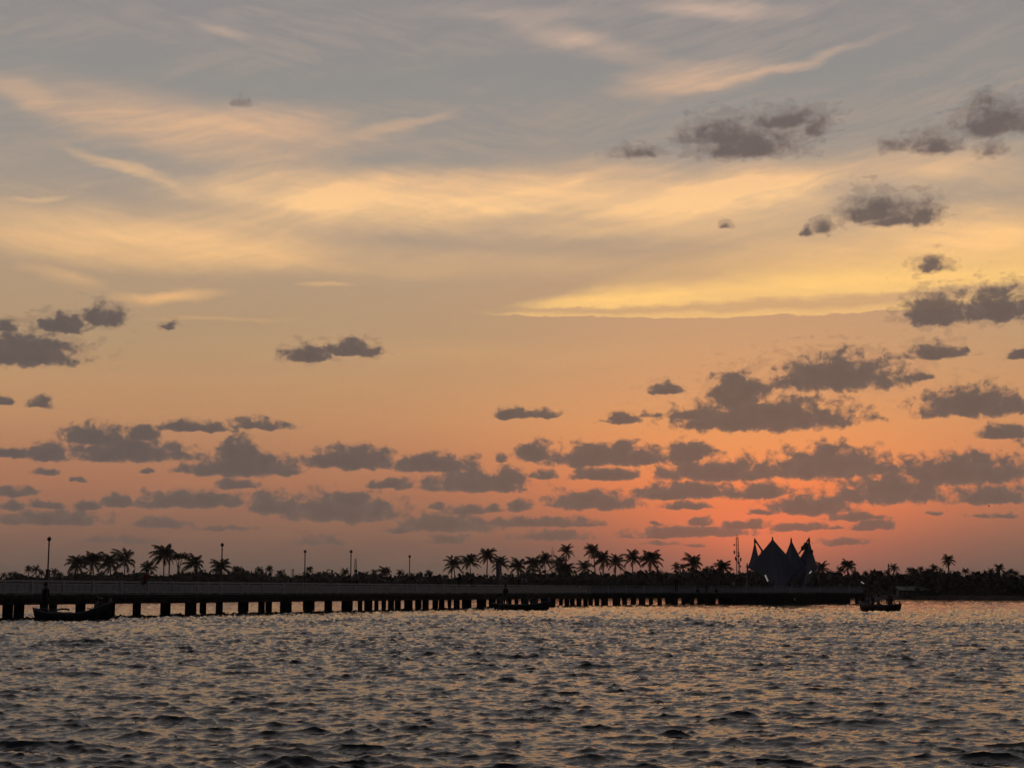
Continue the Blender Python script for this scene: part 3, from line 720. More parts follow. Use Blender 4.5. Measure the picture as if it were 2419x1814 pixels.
# low landing wall with gaps under the near edge of the pier head
for (xa, xb, zt) in [(1746,1762,.73),(1762,1801,.73),(1805,1845,.73),(1850,1874,.73),(1880,1922,.73),(1926,1934,.73),(1936,1939,.73),(1950,1972,.73),(1972,1986,.73),(1986,2006,.73),(2027,2032,.73),(2038,2046,.73)]:
    a, D = on_line(xa, .12); b, _ = on_line(xb, .12)
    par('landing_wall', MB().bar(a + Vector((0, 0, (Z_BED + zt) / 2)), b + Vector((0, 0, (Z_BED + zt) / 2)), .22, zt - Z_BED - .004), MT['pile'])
for (xa, xb) in [(1801,1805),(1845,1850),(1874,1880),(1922,1926),(1934,1936),(1939,1950)]:
    a, D = on_line(xa, .12); b, _ = on_line(xb, .12)
    par('landing_step', MB().bar(a + Vector((0, 0, (Z_BED + .42) / 2)), b + Vector((0, 0, (Z_BED + .42) / 2)), .2, .42 - Z_BED), MT['pile'])

# ------------------------------------------------------------------ lamps
LZ = 4.26
def lamp_mesh(h):
    pole = MB().lathe((0, 0, 0), [(.085, 0), (.085, .12), (.055, .16), (.045, .6), (.035, h - .42), (.05, h - .40), (.05, h - .36), (.034, h - .34), (.034, h - .24), (.07, h - .22)], 10).mesh('pole', MT['iron'], True)
    gl = MB().lathe((0, 0, h - .11), [(.03 + 0 * t, 0) if False else (max(.004, .112 * sin(pi * t / 10)), -.112 * cos(pi * t / 10)) for t in range(11)], 12).mesh('globe', MT['globe'], True)
    cap = MB().lathe((0, 0, h), [(.045, -.012), (.03, .012), (.008, .035)], 8).mesh('finial', MT['iron'])
    return pole, gl, cap
LM = lamp_mesh(LZ - Z_DECK)
LAMPS = [(111,1268,'n','lamp post nearest the left edge, rising from a grey pillar'),(398,1286,'f','lamp post whose globe stands inside the tallest left palm'),
 (522,1282.5,'n','tall lamp post crossing a palm crown left of the pier middle'),(719,1299,'f','lamp post standing clear against the sky left of the man in a pale shirt'),
 (828,1299,'n','lamp post directly beside the man in a pale shirt'),(967,1311,'f','lone lamp post in the open gap before the middle grove'),
 (1067,1311,'n','lamp post whose globe tops the first palm of the middle grove'),(1180,1319,'f','lamp post rising behind the grey pillar in the middle grove'),
 (1265,1319,'n','lamp post above the middle boat, among palms'),(1337,1324,'f','thin lamp post hidden against the tall thin palm by the pylon'),(1423,1328,'n','lamp post in front of the palm right of the tallest one'),
 (1477,1333,'f','short looking lamp post between the two long bare palm trunks'),(1555,1336,'n','lamp post left of the standing man on the pier'),
 (1597,1336,'f','thin pale lamp post just behind the standing man'),(2021,1338,'n','last lamp post at the outer end of the pier')]
for i, (x, yt, sd, lb) in enumerate(LAMPS):
    p, D = on_line(x, .68 if sd == 'n' else WID - .42)
    ztop = at(x, yt, p.y).z; s = (ztop - Z_DECK) / (LZ - Z_DECK)
    t = empty('street_lamp', (p.x, p.y, Z_DECK), lb, 'street lamp', 'globe lamps along the pier')
    for nm, me in zip(('pole', 'globe', 'finial'), LM):
        o = link(nm, me, t); o.scale = (1, 1, s)
        if nm == 'globe': o.scale = (1, 1, 1); o.location.z = (LZ - Z_DECK) * (s - 1)
# two grey pillars
for (x0, x1, yt, ins, lb) in [(106.5,116,1347,.9,'square grey pillar at the foot of the first lamp'),(1172,1182.5,1331,1.1,'tall grey pillar among palms left of the middle boatman')]:
    p, D = on_line((x0 + x1) / 2, ins); w = (x1 - x0) * p.y / F_PX; zt = at(x0, yt, p.y).z
    t = empty('gate_pillar', (p.x, p.y, Z_DECK), lb, 'pillar', None, atan2(D.y, D.x))
    MB().box((0, 0, (zt - Z_DECK) / 2), (w * .78, w * .78, zt - Z_DECK)).obj('shaft', MT['concrete'], t)
    MB().box((0, 0, zt - Z_DECK + .03), (w * .92, w * .92, .06)).obj('cap', MT['concrete'], t)
# ------------------------------------------------------------------ tent pavilion
T0 = on_line(1848, 8.)[0].y
def membrane(peak, corners, sag=.10, power=1.75, pull=.22):
    P = at(peak[0], peak[1], T0 + peak[2]); C = [at(x, y, T0 + d) for x, y, d in corners]
    cen = sum(C, Vector()) / len(C); B = []; ne = 10
    for i in range(len(C)):
        a, b = C[i], C[(i + 1) % len(C)]
        for k in range(ne):
            t = k / ne; q = a.lerp(b, t); w = 4 * t * (1 - t) * pull
            q = q.lerp(Vector((cen.x, cen.y, q.z)), w * .55); q.z += w * .5 * .4
            B.append(q)
    ns = 12; vs = []; n = len(B)
    for s in range(ns + 1):
        f = .015 + .985 * s / ns
        for q in B:
            z = q.z + (P.z - q.z) * (1 - f) ** power
            vs.append((P.x + (q.x - P.x) * f, P.y + (q.y - P.y) * f, z))
    fs = [(s * n + k, s * n + (k + 1) % n, (s + 1) * n + (k + 1) % n, (s + 1) * n + k) for s in range(ns) for k in range(n)]
    m = MB(); m.add(vs, fs); return m, P, C, B
tb = at(1848, 1397, T0)
tent = empty('tent_pavilion', (tb.x, T0, Z_DECK), 'grey tensile tent pavilion with four pointed peaks at the end of the pier', 'pavilion')
def tpar(name, m, mats, parent=tent, smooth=False):
    o = m.obj(name, mats, smooth=smooth); o.parent = parent
    o.matrix_parent_inverse = Matrix.Translation(-Vector(tent.location)) if parent is tent else Matrix.Identity(4); return o
for pk, pw, cs in [((1825,1273,-1), 1.12, [(1764.5,1339,1.),(1846,1396,-3.2),(1892,1342,-1.5),(1832,1345,5.5)]),
               ((1869,1275,2), 1.15, [(1843,1336,3.),(1868,1395,0),(1908,1344,.5),(1880,1340,7.5)]),
               ((1783,1276,4.2), 1.5, [(1765,1338,1.2),(1800,1336,3.2),(1792,1338,8.)]),
               ((1911.5,1274,3.4), 1.4, [(1884,1322,3.),(1893,1394,1.2),(1934.5,1341,4.5),(1900,1338,8.5)])]:
    m, P, C, B = membrane(pk, cs, power=pw)
    mo = tpar('membrane', m, MT['membrane'], smooth=True)
    tpar('peak_cap', MB().tube([P - Vector((0, 0, .35)), P + Vector((0, 0, .12)), P + Vector((0, 0, .30))], [.13, .09, .03], 8), MT['iron'], mo)
    hem = MB()
    hem.tube(B + [B[0]], .035, 5); tpar('edge_cable', hem, MT['iron'], mo)
def pxbar(x0, y0, d0, x1, y1, d1, w=.12): return MB().bar(at(x0, y0, T0 + d0), at(x1, y1, T0 + d1), w, w)
for a in [(1783,1274,4,1807,1310,2.6,.15),(1785.5,1277,4,1803,1308,2.6,.08),(1911,1272,3.4,1887,1308,3.8,.16),(1909,1277,3.4,1884,1310,3.8,.08),(1800,1298,3,1796,1312,3.6,.08)]:
    tpar('leaning_mast', pxbar(*a), MT['iron'])
for a in [(1765,1330,1,1765,1404,1,.14),(1761,1338,1,1768,1338,1,.1),(1768,1339,1,1760,1404,3,.08),(1871,1375,-2,1871,1404,-2,.13),(1877,1370,0,1878,1404,0,.13),(1864,1376,1,1862,1404,1,.11),(1934,1341,4.5,1936,1402,4.5,.12),(1820,1392,-1,1816,1404,-1,.12)]:
    tpar('support_post', pxbar(*a), MT['steel'])
tpar('light_tube', pxbar(1807.5,1357.5,-3.4,1814,1372.5,-3.4,.13), MT['tube'])
tpar('light_tube', pxbar(1912,1354,-1,1917,1348.5,-1,.13), MT['tube'])
sp_ = MB(); R = random.Random(4)
for i in range(6):
    x = 1895 + i * 1.7; y = 1298 - i * 2.4 + R.uniform(-2, 3); p = at(x, y, T0 + 3.2); sp_.box(p, (R.uniform(.2, .38), .35, R.uniform(.25, .45)), R.uniform(0, 1))
tpar('loudspeaker_cluster', sp_, MT['iron'])
tpar('bracket_lamp', MB().box(at(1917.5, 1302, T0 + 3.4), (.3, .3, .35)).bar(at(1917.5, 1304, T0 + 3.4), at(1915, 1308, T0 + 3.4), .08, .08), MT['iron'])
# tube lamp on its own pole near the outer end of the pier
p, D = on_line(2031, 2.2)
t = empty('tube_lamp', (p.x, p.y, Z_DECK), 'short lit tube lamp on a thin pole at the outer end of the pier', 'lamp')
pt = at(2034, 1374, p.y) - Vector((p.x, p.y, Z_DECK)); pe = at(2041, 1378, p.y) - Vector((p.x, p.y, Z_DECK))
MB().bar((0, 0, 0), (0, 0, pt.z + .05), .07, .07).bar((0, 0, pt.z + .05), (pt.x, 0, pt.z + .03), .05, .05).obj('pole', MT['iron'], t)
MB().bar(pt, pe, .10, .10).obj('tube', MT['tube'], t)

# ------------------------------------------------------------------ masts and pylons
def lattice(cx, ytop, wb, wt, label, cat, group=None, dd=40, tri=True, bar=.11, nseg=12, name='lattice_tower'):
    d = shore_d(cx) + dd; b = at(cx, 1397, d); zt = at(cx, ytop, d).z; z0 = .9; H = zt - z0
    t = empty(name, (b.x, d, z0), label, cat, group); legs = [(-1, -1), (1, -1), (1, 1), (-1, 1)]
    def c(i, k): w = (wb + (wt - wb) * k / nseg) / 2; return Vector((legs[i % 4][0] * w, legs[i % 4][1] * w, H * k / nseg))
    for i in range(4): MB().bar(c(i, 0), c(i, nseg), bar, bar).obj('leg', MT['steel'], t)
    m = MB()
    for k in range(nseg):
        for i in range(4):
            m.bar(c(i, k), c(i + 1, k + 1), bar * .6, bar * .6); m.bar(c(i + 1, k), c(i, k + 1), bar * .6, bar * .6); m.bar(c(i, k), c(i + 1, k), bar * .6, bar * .6)
    m.obj('bracing', MT['steel'], t); return t, H, d
t, H, d = lattice(1744, 1268, .85, .5, 'tall telecom lattice mast with antennas between the palms and the tent', 'mast', dd=30, bar=.06, nseg=16, name='telecom_mast')
MB().tube([(0, 0, H), (0, 0, H + .6)], .09, 6).obj('lightning_rod', MT['iron'], t)
for i, (z, a) in enumerate([(.60, 0), (.62, 2.1), (.60, 4.2), (.71, 1), (.73, 3.1), (.53, 5), (.86, 3.2), (.48, .4)]):
    MB().box((cos(a) * .8, sin(a) * .8, 0), (.34, .2, .9 if i < 6 else .4), a).bar((0, 0, 0), (cos(a) * .8, sin(a) * .8, 0), .06, .06).obj('antenna', MT['iron'], t, loc=(0, 0, H * z))
for z, a in [(.55, -1.4), (.66, -1.7)]:
    m = MB(); m.lathe((0, 0, 0), [(.05, -.10), (.26, .02), (.32, .06), (.32, .09)], 12); o = m.obj('dish', MT['steel'], t, loc=(.15, -.8, H * z)); o.rotation_euler = (pi / 2, 0, a * .2)
MB().tube([(.62, 0, 0), (.52, 0, H * .4), (.5, .0, H * .55)], [.06, .05, .03], 6).obj('cable_run', MT['steel'], t)
t, H, d = lattice(1306, 1299, 1.25, .55, 'slim lattice pylon rising between palms in the middle grove', 'pylon', dd=60, bar=.07)
MB().tube([(0, 0, H), (0, 0, H + .9)], .05, 5).obj('spike', MT['steel'], t)
t, H, d = lattice(839, 1320, 1.6, .5, 'hazy lattice pylon behind the man in the pale shirt', 'pylon', dd=160, bar=.09)
MB().bar((-.9, 0, H * .8), (.9, 0, H * .8), .1, .1).tube([(0, 0, H), (0, 0, H + .8)], .05, 5).obj('crossarm', MT['steel'], t)
lattice(670, 1344, .9, .6, 'faint short mast, left one of a pair right of the round far palm', 'mast', dd=200, bar=.1, nseg=6)
lattice(691, 1343, .9, .7, 'faint short mast with a wider top, right one of a pair', 'mast', dd=200, bar=.1, nseg=6)
lattice(2101, 1331, .8, .15, 'thin pointed mast above the dark trees right of the tent', 'mast', dd=60, bar=.09, nseg=8)

# ------------------------------------------------------------------ buildings on the far bank
def place(x0, x1, dd):
    d = shore_d((x0 + x1) / 2) + dd; a = at(x0, 1397, d); b = at(x1, 1397, d); return a.x, b.x, d
xa, xb, d = place(2122, 2213, 3.5); zt = at(2170, 1385, d).z; ze = at(2170, 1394, d).z
t = empty('shed', ((xa + xb) / 2, d, .5), 'long low shed with a pale sheet roof at the water edge behind the right boat', 'shed')
w = xb - xa; n = 9
for i in range(n):
    x0 = -w / 2 + w * i / n; m = MB(); e = w / n - .03
    m.add([(x0, -.6, ze - .5), (x0 + e, -.6, ze - .5), (x0 + e, 2.2, zt - .5), (x0, 2.2, zt - .5), (x0, -.6, ze - .45), (x0 + e, -.6, ze - .45), (x0 + e, 2.2, zt - .45), (x0, 2.2, zt - .45)],
          [(0, 3, 2, 1), (4, 5, 6, 7), (0, 1, 5, 4), (1, 2, 6, 5), (2, 3, 7, 6), (3, 0, 4, 7)]); m.obj('roof_sheet', MT['roof'], t)
MB().box((0, 1.2, (ze - .5) / 2), (w * .96, 2.0, ze - .54)).obj('wall', MT['wall'], t)
for i in range(4):
    MB().box((-w * .4 + i * w * .13, .17, (ze - .5) * .45), (w * .075, .08, (ze - .5) * .5)).obj('shutter', MT['roof'], t)
xa, xb, d = place(847, 913, -.5); zt = at(880, 1366, d).z; ze = at(880, 1373, d).z; w = xb - xa
t = empty('canopy', ((xa + xb) / 2, d, .5), 'pale curved canopy roof on posts just right of the man in the pale shirt', 'canopy')
m = MB(); ns = 14; prof = [(-w / 2 + w * i / ns, ze + (zt - ze) * sin(pi * i / ns) ** .8 - .5) for i in range(ns + 1)]
vs = [(x, y, z + h) for h in (0, .08) for y in (-1.2, 1.2) for x, z in prof]; q = ns + 1
m.add(vs, [(i, i + 1, q + i + 1, q + i) for i in range(ns)] + [(2 * q + i, 3 * q + i, 3 * q + i + 1, 2 * q + i + 1) for i in range(ns)] + [(i, 2 * q + i, 2 * q + i + 1, i + 1) for i in range(ns)] + [(q + i, q + i + 1, 3 * q + i + 1, 3 * q + i) for i in range(ns)])
m.obj('roof', MT['roof'], t)
for x in (-w * .46, -w * .15, w * .15, w * .46):
    for y in (-1, 1): MB().bar((x, y, -.5), (x, y, ze - .5), .12, .12).obj('post', MT['steel'], t)
xa, xb, d = place(1119, 1143, 6); zt = at(1130, 1361, d).z
t = empty('house', ((xa + xb) / 2, d, .8), 'small flat roofed grey house between palms behind two standing people', 'house')
MB().box((0, 2, (zt - 1.) / 2), (xb - xa, 4, zt - 1.)).obj('wall', MT['wall'], t)
MB().box((0, 2, zt - .9), ((xb - xa) + .4, 4.4, .18)).obj('roof', MT['concrete'], t)
for x in (-.3, .3): MB().box(((xb - xa) * x, -.03, (zt - 1) * .55), (.6, .06, .8)).obj('window', MT['iron'], t)
xa, xb, d = place(1963, 1987, 8); zt = at(1975, 1351, d).z
t = empty('house', ((xa + xb) / 2, d, .8), 'flat roofed grey house between two palms right of the tent pavilion', 'house')
MB().box((0, 2, (zt - 1.) / 2), (xb - xa, 4, zt - 1.)).obj('wall', MT['wall'], t)
MB().box((0, 2, zt - .9), ((xb - xa) + .4, 4.4, .18)).obj('roof', MT['concrete'], t)
for x in (-.3, .3): MB().box(((xb - xa) * x, -.03, (zt - 1) * .75), (.6, .06, .8)).obj('window', MT['iron'], t)

# ------------------------------------------------------------------ people
def skeleton(pose):
    # facing +Y; returns joints {name: (pos, radius, zone)} and bones
    J = {}; B = []
    def j(n, p, r, z, par=None):
        J[n] = (Vector(p), r, z)
        if par: B.append((par, n))
    leanx = 0.
    pz, lean = {'stand': (.93, 0.), 'lean': (.90, .22), 'sit': (.12, .12), 'perch': (.80, -.30), 'squat': (.16, .32)}[pose]
    def up(h, y=0.): return (0, y + sin(lean) * h, pz + cos(lean) * h)
    j('pelvis', (0, 0, pz), .125, 'p'); j('belly', up(.17), .115, 's', 'pelvis'); j('chest', up(.38), .135, 's', 'belly')
    j('neckb', up(.52), .075, 's', 'chest'); hb = Vector(up(.52)); 
    j('neck', hb + Vector((0, .01, .07)), .05, 'k', 'neckb'); j('head', hb + Vector((0, .03, .16)), .080, 'k', 'neck'); j('crown', hb + Vector((0, .02, .24)), .070, 'k', 'head')
    j('nose', hb + Vector((0, .125, .15)), .012, 'k', 'head')
    ch = Vector(up(.46))
    for sx, s in ((-1, 'l'), (1, 'r')):
        j('sh' + s, ch + Vector((.175 * sx, 0, 0)), .062, 's', 'chest')
        if pose == 'stand': e, w = (.235 * sx, .0, -.30), (.24 * sx, .08, -.55)
        elif pose == 'lean': e, w = (.25 * sx, .16, -.26), (.16 * sx, .38, -.30)
        elif pose == 'perch': e, w = (.23 * sx, -.06, -.29), (.20 * sx, .18, -.42)
        else: e, w = (.24 * sx, .10, -.27), (.14 * sx, .32, -.24)
        j('el' + s, ch + Vector(e), .045, 's' if pose != 'sit' else 'k', 'sh' + s); j('wr' + s, ch + Vector(w), .030, 'k', 'el' + s)
        dr = (Vector(w) - Vector(e)).normalized(); side = Vector((sx, 0, 0))
        pm = ch + Vector(w) + dr * .07; j('pa' + s, pm, .034, 'k', 'wr' + s)
        for q in range(4):
            a = pm + dr * .045 + Vector((0, 0, 0)) + Vector((0, 1, 0)).cross(dr) * 0 + side * (q - 1.5) * .020
            L_ = (.034, .042, .039, .030)[q]
            j('f%d%s' % (q, s), a, .010, 'k', 'pa' + s); j('g%d%s' % (q, s), a + dr * L_ + Vector((0, 0, -.012)), .008, 'k', 'f%d%s' % (q, s))
        th = pm - side * .045 + dr * .005; j('t0' + s, th, .011, 'k', 'pa' + s); j('t1' + s, th + dr * .035 - side * .01, .009, 'k', 't0' + s)
        hip = Vector((.095 * sx, 0, pz - .03)); j('hi' + s, hip, .095, 'p', 'pelvis')
        if pose in ('stand', 'lean'): kn, an, to = (.11 * sx, .03 - (.05 if sx > 0 else 0), .50), (.12 * sx, -.02, .08), (.14 * sx, .13, .03)
        elif pose == 'sit': kn, an, to = (.15 * sx, .42, pz + .02), (.14 * sx, .44, pz - .40), (.15 * sx, .58, pz - .44)
        elif pose == 'perch': kn, an, to = (.13 * sx, .26, .50), (.12 * sx, .30, .10), (.13 * sx, .44, .05)
        else: kn, an, to = (.17 * sx, .34, .46), (.16 * sx, .22, .07), (.17 * sx, .36, .03)
        j('kn' + s, kn, .062, 'p', 'hi' + s); j('an' + s, an, .042, 'p', 'kn' + s); j('to' + s, to, .036, 'k', 'an' + s)
    return J, B
def figure_mesh(pose, shirt, pants):
    J, B = skeleton(pose); names = list(J); ix = {n: i for i, n in enumerate(names)}
    me = bpy.data.meshes.new('sk'); me.from_pydata([J[n][0] for n in names], [(ix[a], ix[b]) for a, b in B], [])
    o = bpy.data.objects.new('sk', me); COL.objects.link(o)
    md = o.modifiers.new('skin', 'SKIN'); md.use_smooth_shade = True
    if not me.skin_vertices: raise RuntimeError('no skin layer')
    for i, n in enumerate(names):
        sv = me.skin_vertices[0].data[i]; r = J[n][1]; sv.radius = (r, r * (.72 if n in ('belly', 'chest', 'pelvis') else 1.)); sv.use_root = (n == 'pelvis')
    ss = o.modifiers.new('sub', 'SUBSURF'); ss.levels = 1; ss.render_levels = 1
    dg = bpy.context.evaluated_depsgraph_get(); res = bpy.data.meshes.new_from_object(o.evaluated_get(dg)); bpy.data.objects.remove(o)
    res.materials.clear()
    for m in (MT['skin'], CL[shirt], CL[pants]): res.materials.append(m)
    cand = [(J[a][0].lerp(J[b][0], t), J[b][2] if t > .4 else J[a][2]) for a, b in B for t in (.1, .5, .95)]
    zi = {'k': 0, 's': 1, 'p': 2}
    for p in res.polygons:
        c = p.center; p.material_index = zi[min(cand, key=lambda q: (q[0] - c).length_squared)[1]]; p.use_smooth = True
    hd = J['head'][0]
    return res, hd, J['crown'][0].z + .07
FM = {}
def person(loc, pose, shirt, pants, face, scale, label, group=None, tilt=0.):
    key = (pose, shirt, pants)
    if key not in FM:
        res, hd, top = figure_mesh(*key); res.name = 'person'
        FM[key] = (res, hd, top)
    me, hd, top = FM[key]
    o = link('person', me, None, loc, face, scale); tag(o, label, 'person', group); o.rotation_euler = (0, tilt, face)
    if 'hair' not in FM:
        FM['hair'] = MB().lathe((0, 0, 0), [(.098, -.03), (.104, .03), (.092, .09), (.055, .135), (.006, .15)], 12).mesh('hair', MT['hair'], True)
    link('hair', FM['hair'], o, hd + Vector((0, -.018, .0)))
    return o
def pier_person(x, ytop, ins, pose, shirt, pants, face, label, group=None, hh=1.76, z=Z_DECK):
    p, D = on_line(x, ins); zt = at(x, ytop, p.y).z; s = min(1.12, max(.78, (zt - z) / hh))
    return person((p.x, p.y, z), pose, shirt, pants, face, s, label, group)
GP = 'people on the pier'
pier_person(842,1343,.95,'lean','pale','dark',pi * .9,'person in a pale shirt leaning on the rail beside the fourth near lamp',GP)
pier_person(1085,1353,1.3,'stand','dark','dark',2.6,'person in dark clothes standing left of the flat roofed house, nearer the first middle palm',GP)
pier_person(1115,1357,1.6,'stand','navy','dark',-2.4,'person in dark clothes standing in front of the second middle palm',GP)
pier_person(1226,1359,1.2,'lean','dark','dark',3.0,'dark person leaning over the rail right of the standing boatman',GP)
pier_person(1240,1356,1.0,'lean','pale','navy',2.9,'person in pale clothes leaning over the rail above the middle boat',GP)
pier_person(1546,1364,1.4,'stand','grey','dark',1.0,'person in grey standing by the lamp left of the pier crowd',GP)
pier_person(1598,1359,.2,'stand','dark','dark',pi * .8,'tall dark figure standing outside the railing against the thin pale lamp post',GP)
pier_person(1669,1363,.2,'stand','violet','dark',-pi * .7,'dark standing figure between two people sitting on the pier edge',GP)
pier_person(1651,1389,.18,'squat','dark','dark',pi * .55,'person sitting hunched on the pier edge left of the dark standing figure',GP,hh=.92)
pier_person(1690,1387,.18,'squat','dark','dark',-pi * .55,'person sitting hunched on the pier edge right of the dark standing figure',GP,hh=.92)
pier_person(1704,1366,1.2,'stand','dark','navy',2.0,'left one of three dark people close together below the low palm by the mast',GP)
pier_person(1713,1362,.8,'stand','dark','dark',-2.0,'middle and tallest of three dark people below the low palm by the mast',GP)
pier_person(1721,1368,1.5,'stand','navy','dark',3.0,'right one of three dark people below the low palm by the mast',GP)
pier_person(1733,1369,.8,'stand','white','dark',1.3,'person in a white shirt standing apart, right of the three dark people',GP)
pier_person(1776,1372,3.0,'stand','dark','dark',.5,'dark person standing just right of the left tent post',GP)
pier_person(1817,1374,4.2,'stand','violet','dark',1.5,'person in violet standing under the lit tube of the tent',GP)
pier_person(1827,1371,4.0,'stand','dark','violet',-1.5,'dark person beside the one in violet under the tent',GP)
pier_person(1866,1374,5.,'stand','dark','dark',2.5,'dark person standing between the pale posts under the tent',GP)
pier_person(1884,1376,5.,'stand','grey','dark',2.5,'person in grey right of the pale posts under the tent',GP)
pier_person(1924,1372,1.4,'stand','dark','dark',.5,'left one of a dark group of three by the palm right of the tent',GP)
pier_person(1932,1367,1.8,'stand','dark','navy',3.0,'tallest one in the dark group of three by the palm right of the tent',GP)
pier_person(1942,1370,1.5,'stand','dark','dark',-1.5,'right one of the dark group of three by the palm right of the tent',GP)
pier_person(1983,1376,.9,'lean','pale','dark',-2.2,'person in a pale shirt leaning on the rail under the round headed palm',GP)
pier_person(1997,1374,1.2,'stand','violet','dark',2.2,'person in violet between the pale shirted one and the last lamp',GP)
pier_person(2013,1377,1.1,'stand','dark','dark',1.0,'dark person standing left of the last lamp post',GP)
# the man in red perched on the railing
p, D = on_line(338, .45)
person((p.x + .05, p.y, Z_DECK - .06), 'perch', 'red', 'dark', radians(75), .97, 'person in a red shirt perched on the railing in the left part of the pier')
# a pale bottle on the rail
p, D = on_line(1621, .45)
o = MB().lathe((0, 0, 0), [(.045, 0), (.05, .02), (.05, .17), (.03, .22), (.018, .24), (.018, .28)], 10).obj('bottle', MT['roof'], None, True, (p.x, p.y, Z_RAIL + .032))
tag(o, 'small pale bottle standing on the top rail right of the tall dark figure', 'bottle')

# ------------------------------------------------------------------ boats
def boat(cx, yw, length, beam, yaw, fb, bow, stern, label, mats, lift=1.):
    d = dwater(yw); c = at(cx, 1397, d); t = empty('rowing_boat', (c.x, d, 0), label, 'boat', 'country boats', yaw)
    ns = 26; m = MB(); g = []
    def sh(u): return fb + bow * max(0, u) ** 2.4 + stern * max(0, -u) ** 2.6
    def hb(u): return beam / 2 * max(.0, 1 - abs(u) ** 2.5) ** .75
    prof = [(1., 1.), (.93, .55), (.72, .15), (.35, -.15), (.0, -.25)]
    rows = []
    for i in range(ns + 1):
        u = -1 + 2 * i / ns; b = hb(u) + .025; z1 = sh(u); kz = -.22 + .30 * abs(u) ** 3.5
        x = u * length / 2 + (.10 * u if abs(u) > .9 else 0); o_ = []; inn = []
        for w, z in prof:
            zz = kz + (z1 - kz) * ((z + .25) / 1.25); xs = x * (1 - .06 * (1 - (z + .25) / 1.25) * (abs(u) > .6))
            o_.append((xs, w * b, zz)); inn.append((xs * .985, max(0, w * b - .04), zz + (.05 if z < 0 else 0)))
        rows.append([(a, -bb, cc) for a, bb, cc in o_] + o_[::-1][1:] + inn[:-1] + [inn[-1]] + [(a, -bb, cc) for a, bb, cc in inn[::-1][1:]])
        g.append((x, b, z1))
    k = len(rows[0]); vs = [v for r in rows for v in r]
    fs = [(i * k + q, i * k + (q + 1) % k, (i + 1) * k + (q + 1) % k, (i + 1) * k + q) for i in range(ns) for q in range(k)]
    m.add(vs, fs); m.obj('hull', MT[mats[0]], t, True)
    for sgn in (-1, 1):
        mm = MB(); mm.tube([(x, sgn * b, z + .012) for x, b, z in g], .028, 5); mm.obj('gunwale', MT[mats[1]], t)
    for u in (-.62, -.2, .2, .58):
        MB().box((u * length / 2, 0, sh(u) - .13), (.22, hb(u) * 2 - .06, .035)).obj('seat', MT['wood'], t)
    for u in (-.8, -.4, 0, .4, .75):
        mm = MB(); b = hb(u); mm.tube([(u * length / 2, -b * .93, sh(u) - .03), (u * length / 2, -b * .7, .02), (u * length / 2, 0, -.12), (u * length / 2, b * .7, .02), (u * length / 2, b * .93, sh(u) - .03)], .022, 4); mm.obj('rib', MT['wood'], t)
    MB().box((length / 2 * .97, 0, sh(1.) + .06), (.10, .07, .22)).obj('stem_post', MT[mats[1]], t)
    return t, c, d
def rider(t, c, d, u, v, z, pose, shirt, pants, face, sc, label, yaw):
    x = c.x + u * cos(yaw) - v * sin(yaw); y = d + u * sin(yaw) + v * cos(yaw)
    person((x, y, z), pose, shirt, pants, face, sc, label, 'people in the boats')
y1 = radians(-14); t, c, d = boat(173, 1465.5, 4.15, 1.15, y1, .34, .58, .26, 'dark country boat at the left under the pier, bow curled up to the right', ('hull', 'rim'))
rider(t, c, d, -1.5, 0, .10, 'stand', 'dark', 'dark', 1.2, 1.02, 'person standing dark in the stern of the left boat', y1)
rider(t, c, d, 1.35, .05, .24, 'sit', 'grey', 'dark', pi * .65, 1., 'person in grey sitting near the bow of the left boat', y1)
rider(t, c, d, 1.62, -.12, .26, 'sit', 'dark', 'grey', pi * .4, .92, 'person in dark clothes sitting closest to the bow of the left boat', y1)
o = MB().tube([(-1.3, -.55, .5), (-.3, -.62, .44)], .02, 5).lathe((-1.38, -.55, .5), [(.02, 0), (.05, .02), (.02, .03)], 6).obj('oar', MT['rim'], None, False, (c.x, d, .1)); o.rotation_euler.z = y1
tag(o, 'pale oar lying across the stern gunwale of the left boat', 'oar')
o = MB().tube([(x * .1, 0, (x * .1 - .3) ** 2 * -.5 + .34) for x in range(7)], .05, 6).box((.3, 0, .08), (.7, .5, .22)).obj('cloth_bundle', CL['navy'], None, True, (c.x - .75, d, .22)); tag(o, 'dark blue bundle lying amidships in the left boat', 'bundle')
y2 = radians(-10); t, c, d = boat(1232, 1440.5, 4.35, 1.15, y2, .40, .34, .12, 'dark country boat with a pale gunwale in the middle in front of the pier', ('hull', 'rim'))
rider(t, c, d, -1.25, .05, .10, 'stand', 'dark', 'dark', .9, 1.08, 'person standing dark in the stern of the middle boat, rowing', y2)
rider(t, c, d, -1.62, -.08, .34, 'sit', 'grey', 'dark', .3, 1.0, 'person in grey sitting behind the boatman at the stern of the middle boat', y2)
rider(t, c, d, .42, .12, .30, 'sit', 'green', 'dark', pi * .95, .98, 'person in a dark green shirt sitting left in the pair in the middle boat', y2)
rider(t, c, d, .93, -.05, .30, 'sit', 'grey', 'navy', pi * 1.02, 1.05, 'person in a grey shirt sitting right in the pair in the middle boat', y2)
o = MB().tube([(0, 0, 0), (.55, 0, .95)], [.03, .018], 6).box((-.03, 0, -.12), (.12, .03, .4)).obj('oar', MT['rim'], None, False, (c.x - 1.86, d - .75, -.02)); tag(o, 'slanting oar dipped in the water at the stern of the middle boat', 'oar')
y3 = radians(-38); t, c, d = boat(2078, 1443, 3.1, 1.5, y3, .42, .10, .28, 'broad dark boat with a reddish stern quarter at the right beyond the pier end', ('redhull', 'rim'))
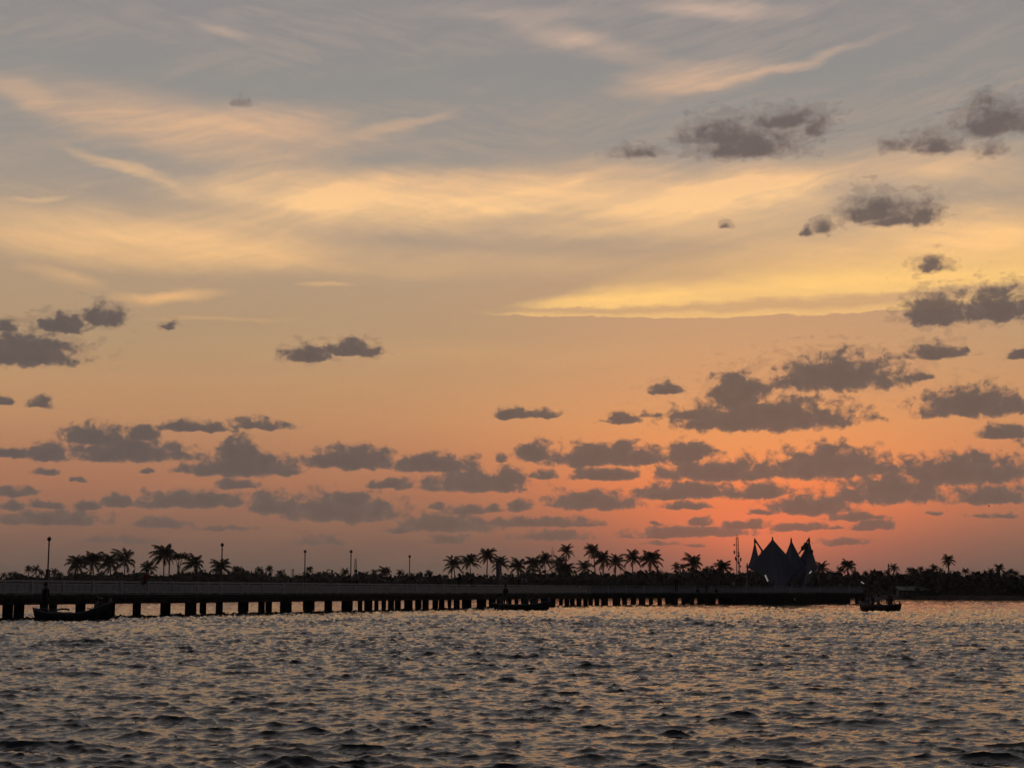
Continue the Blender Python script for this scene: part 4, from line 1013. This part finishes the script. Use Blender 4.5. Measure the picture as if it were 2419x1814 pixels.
rider(t, c, d, -.85, -.05, .32, 'sit', 'pale', 'dark', pi * .9, .95, 'person in a pale shirt leaning forward at the left end of the right boat', y3)
rider(t, c, d, -.12, .0, .34, 'sit', 'white', 'dark', pi, .98, 'person in a white shirt sitting upright in the centre of the right boat', y3)
rider(t, c, d, -.75, .35, .30, 'sit', 'dark', 'dark', pi * .8, 1.0, 'dark person sitting behind the pale shirted one, right boat', y3)
rider(t, c, d, .62, .15, .30, 'sit', 'dark', 'dark', pi, .92, 'dark person sitting at the right end of the right boat', y3)
rider(t, c, d, .95, -.25, .26, 'sit', 'navy', 'dark', pi * 1.1, .95, 'person in navy sitting lowest at the right tip of the right boat', y3)

# ------------------------------------------------------------------ a bird
p = at(2336, 1195, 150); m = MB(); m.tube([(-.10, 0, 0), (-.03, 0, .01), (.05, 0, .01), (.11, 0, .02)], [.01, .035, .035, .012], 6)
b = m.obj('bird', MT['iron'], None, True, p); tag(b, 'tiny dark bird flying high at the right', 'bird')
for s in (-1, 1):
    w = MB(); w.add([(-.03, s * .02, .02), (.05, s * .02, .02), (.03, s * .13, .10), (-.02, s * .13, .10), (-.03, s * .25, .06), (-.03, s * .02, .03), (.05, s * .02, .03), (.03, s * .13, .11), (-.02, s * .13, .11)], [(0, 1, 2, 3), (3, 2, 4), (5, 8, 7, 6), (8, 4, 7), (1, 6, 7, 2), (0, 3, 8, 5)]); w.obj('wing', MT['iron'], b)
# ------------------------------------------------------------------ thin evening haze over the water and the shore
hz = MB(); hz.box((0, 1070, 11.5), (3000, 2200, 29))
hm = bpy.data.materials.new('haze'); hm.use_nodes = True; t_ = hm.node_tree; t_.nodes.clear()
pv = t_.nodes.new('ShaderNodeVolumePrincipled'); pv.inputs['Color'].default_value = (.80, .74, .72, 1); pv.inputs['Density'].default_value = .00013
pv.inputs['Anisotropy'].default_value = .3
mo_ = t_.nodes.new('ShaderNodeOutputMaterial'); t_.links.new(pv.outputs[0], mo_.inputs['Volume'])
h_ = hz.obj('haze', hm); tag(h_, 'thin evening haze over the water and the far shore', None, kind='stuff')
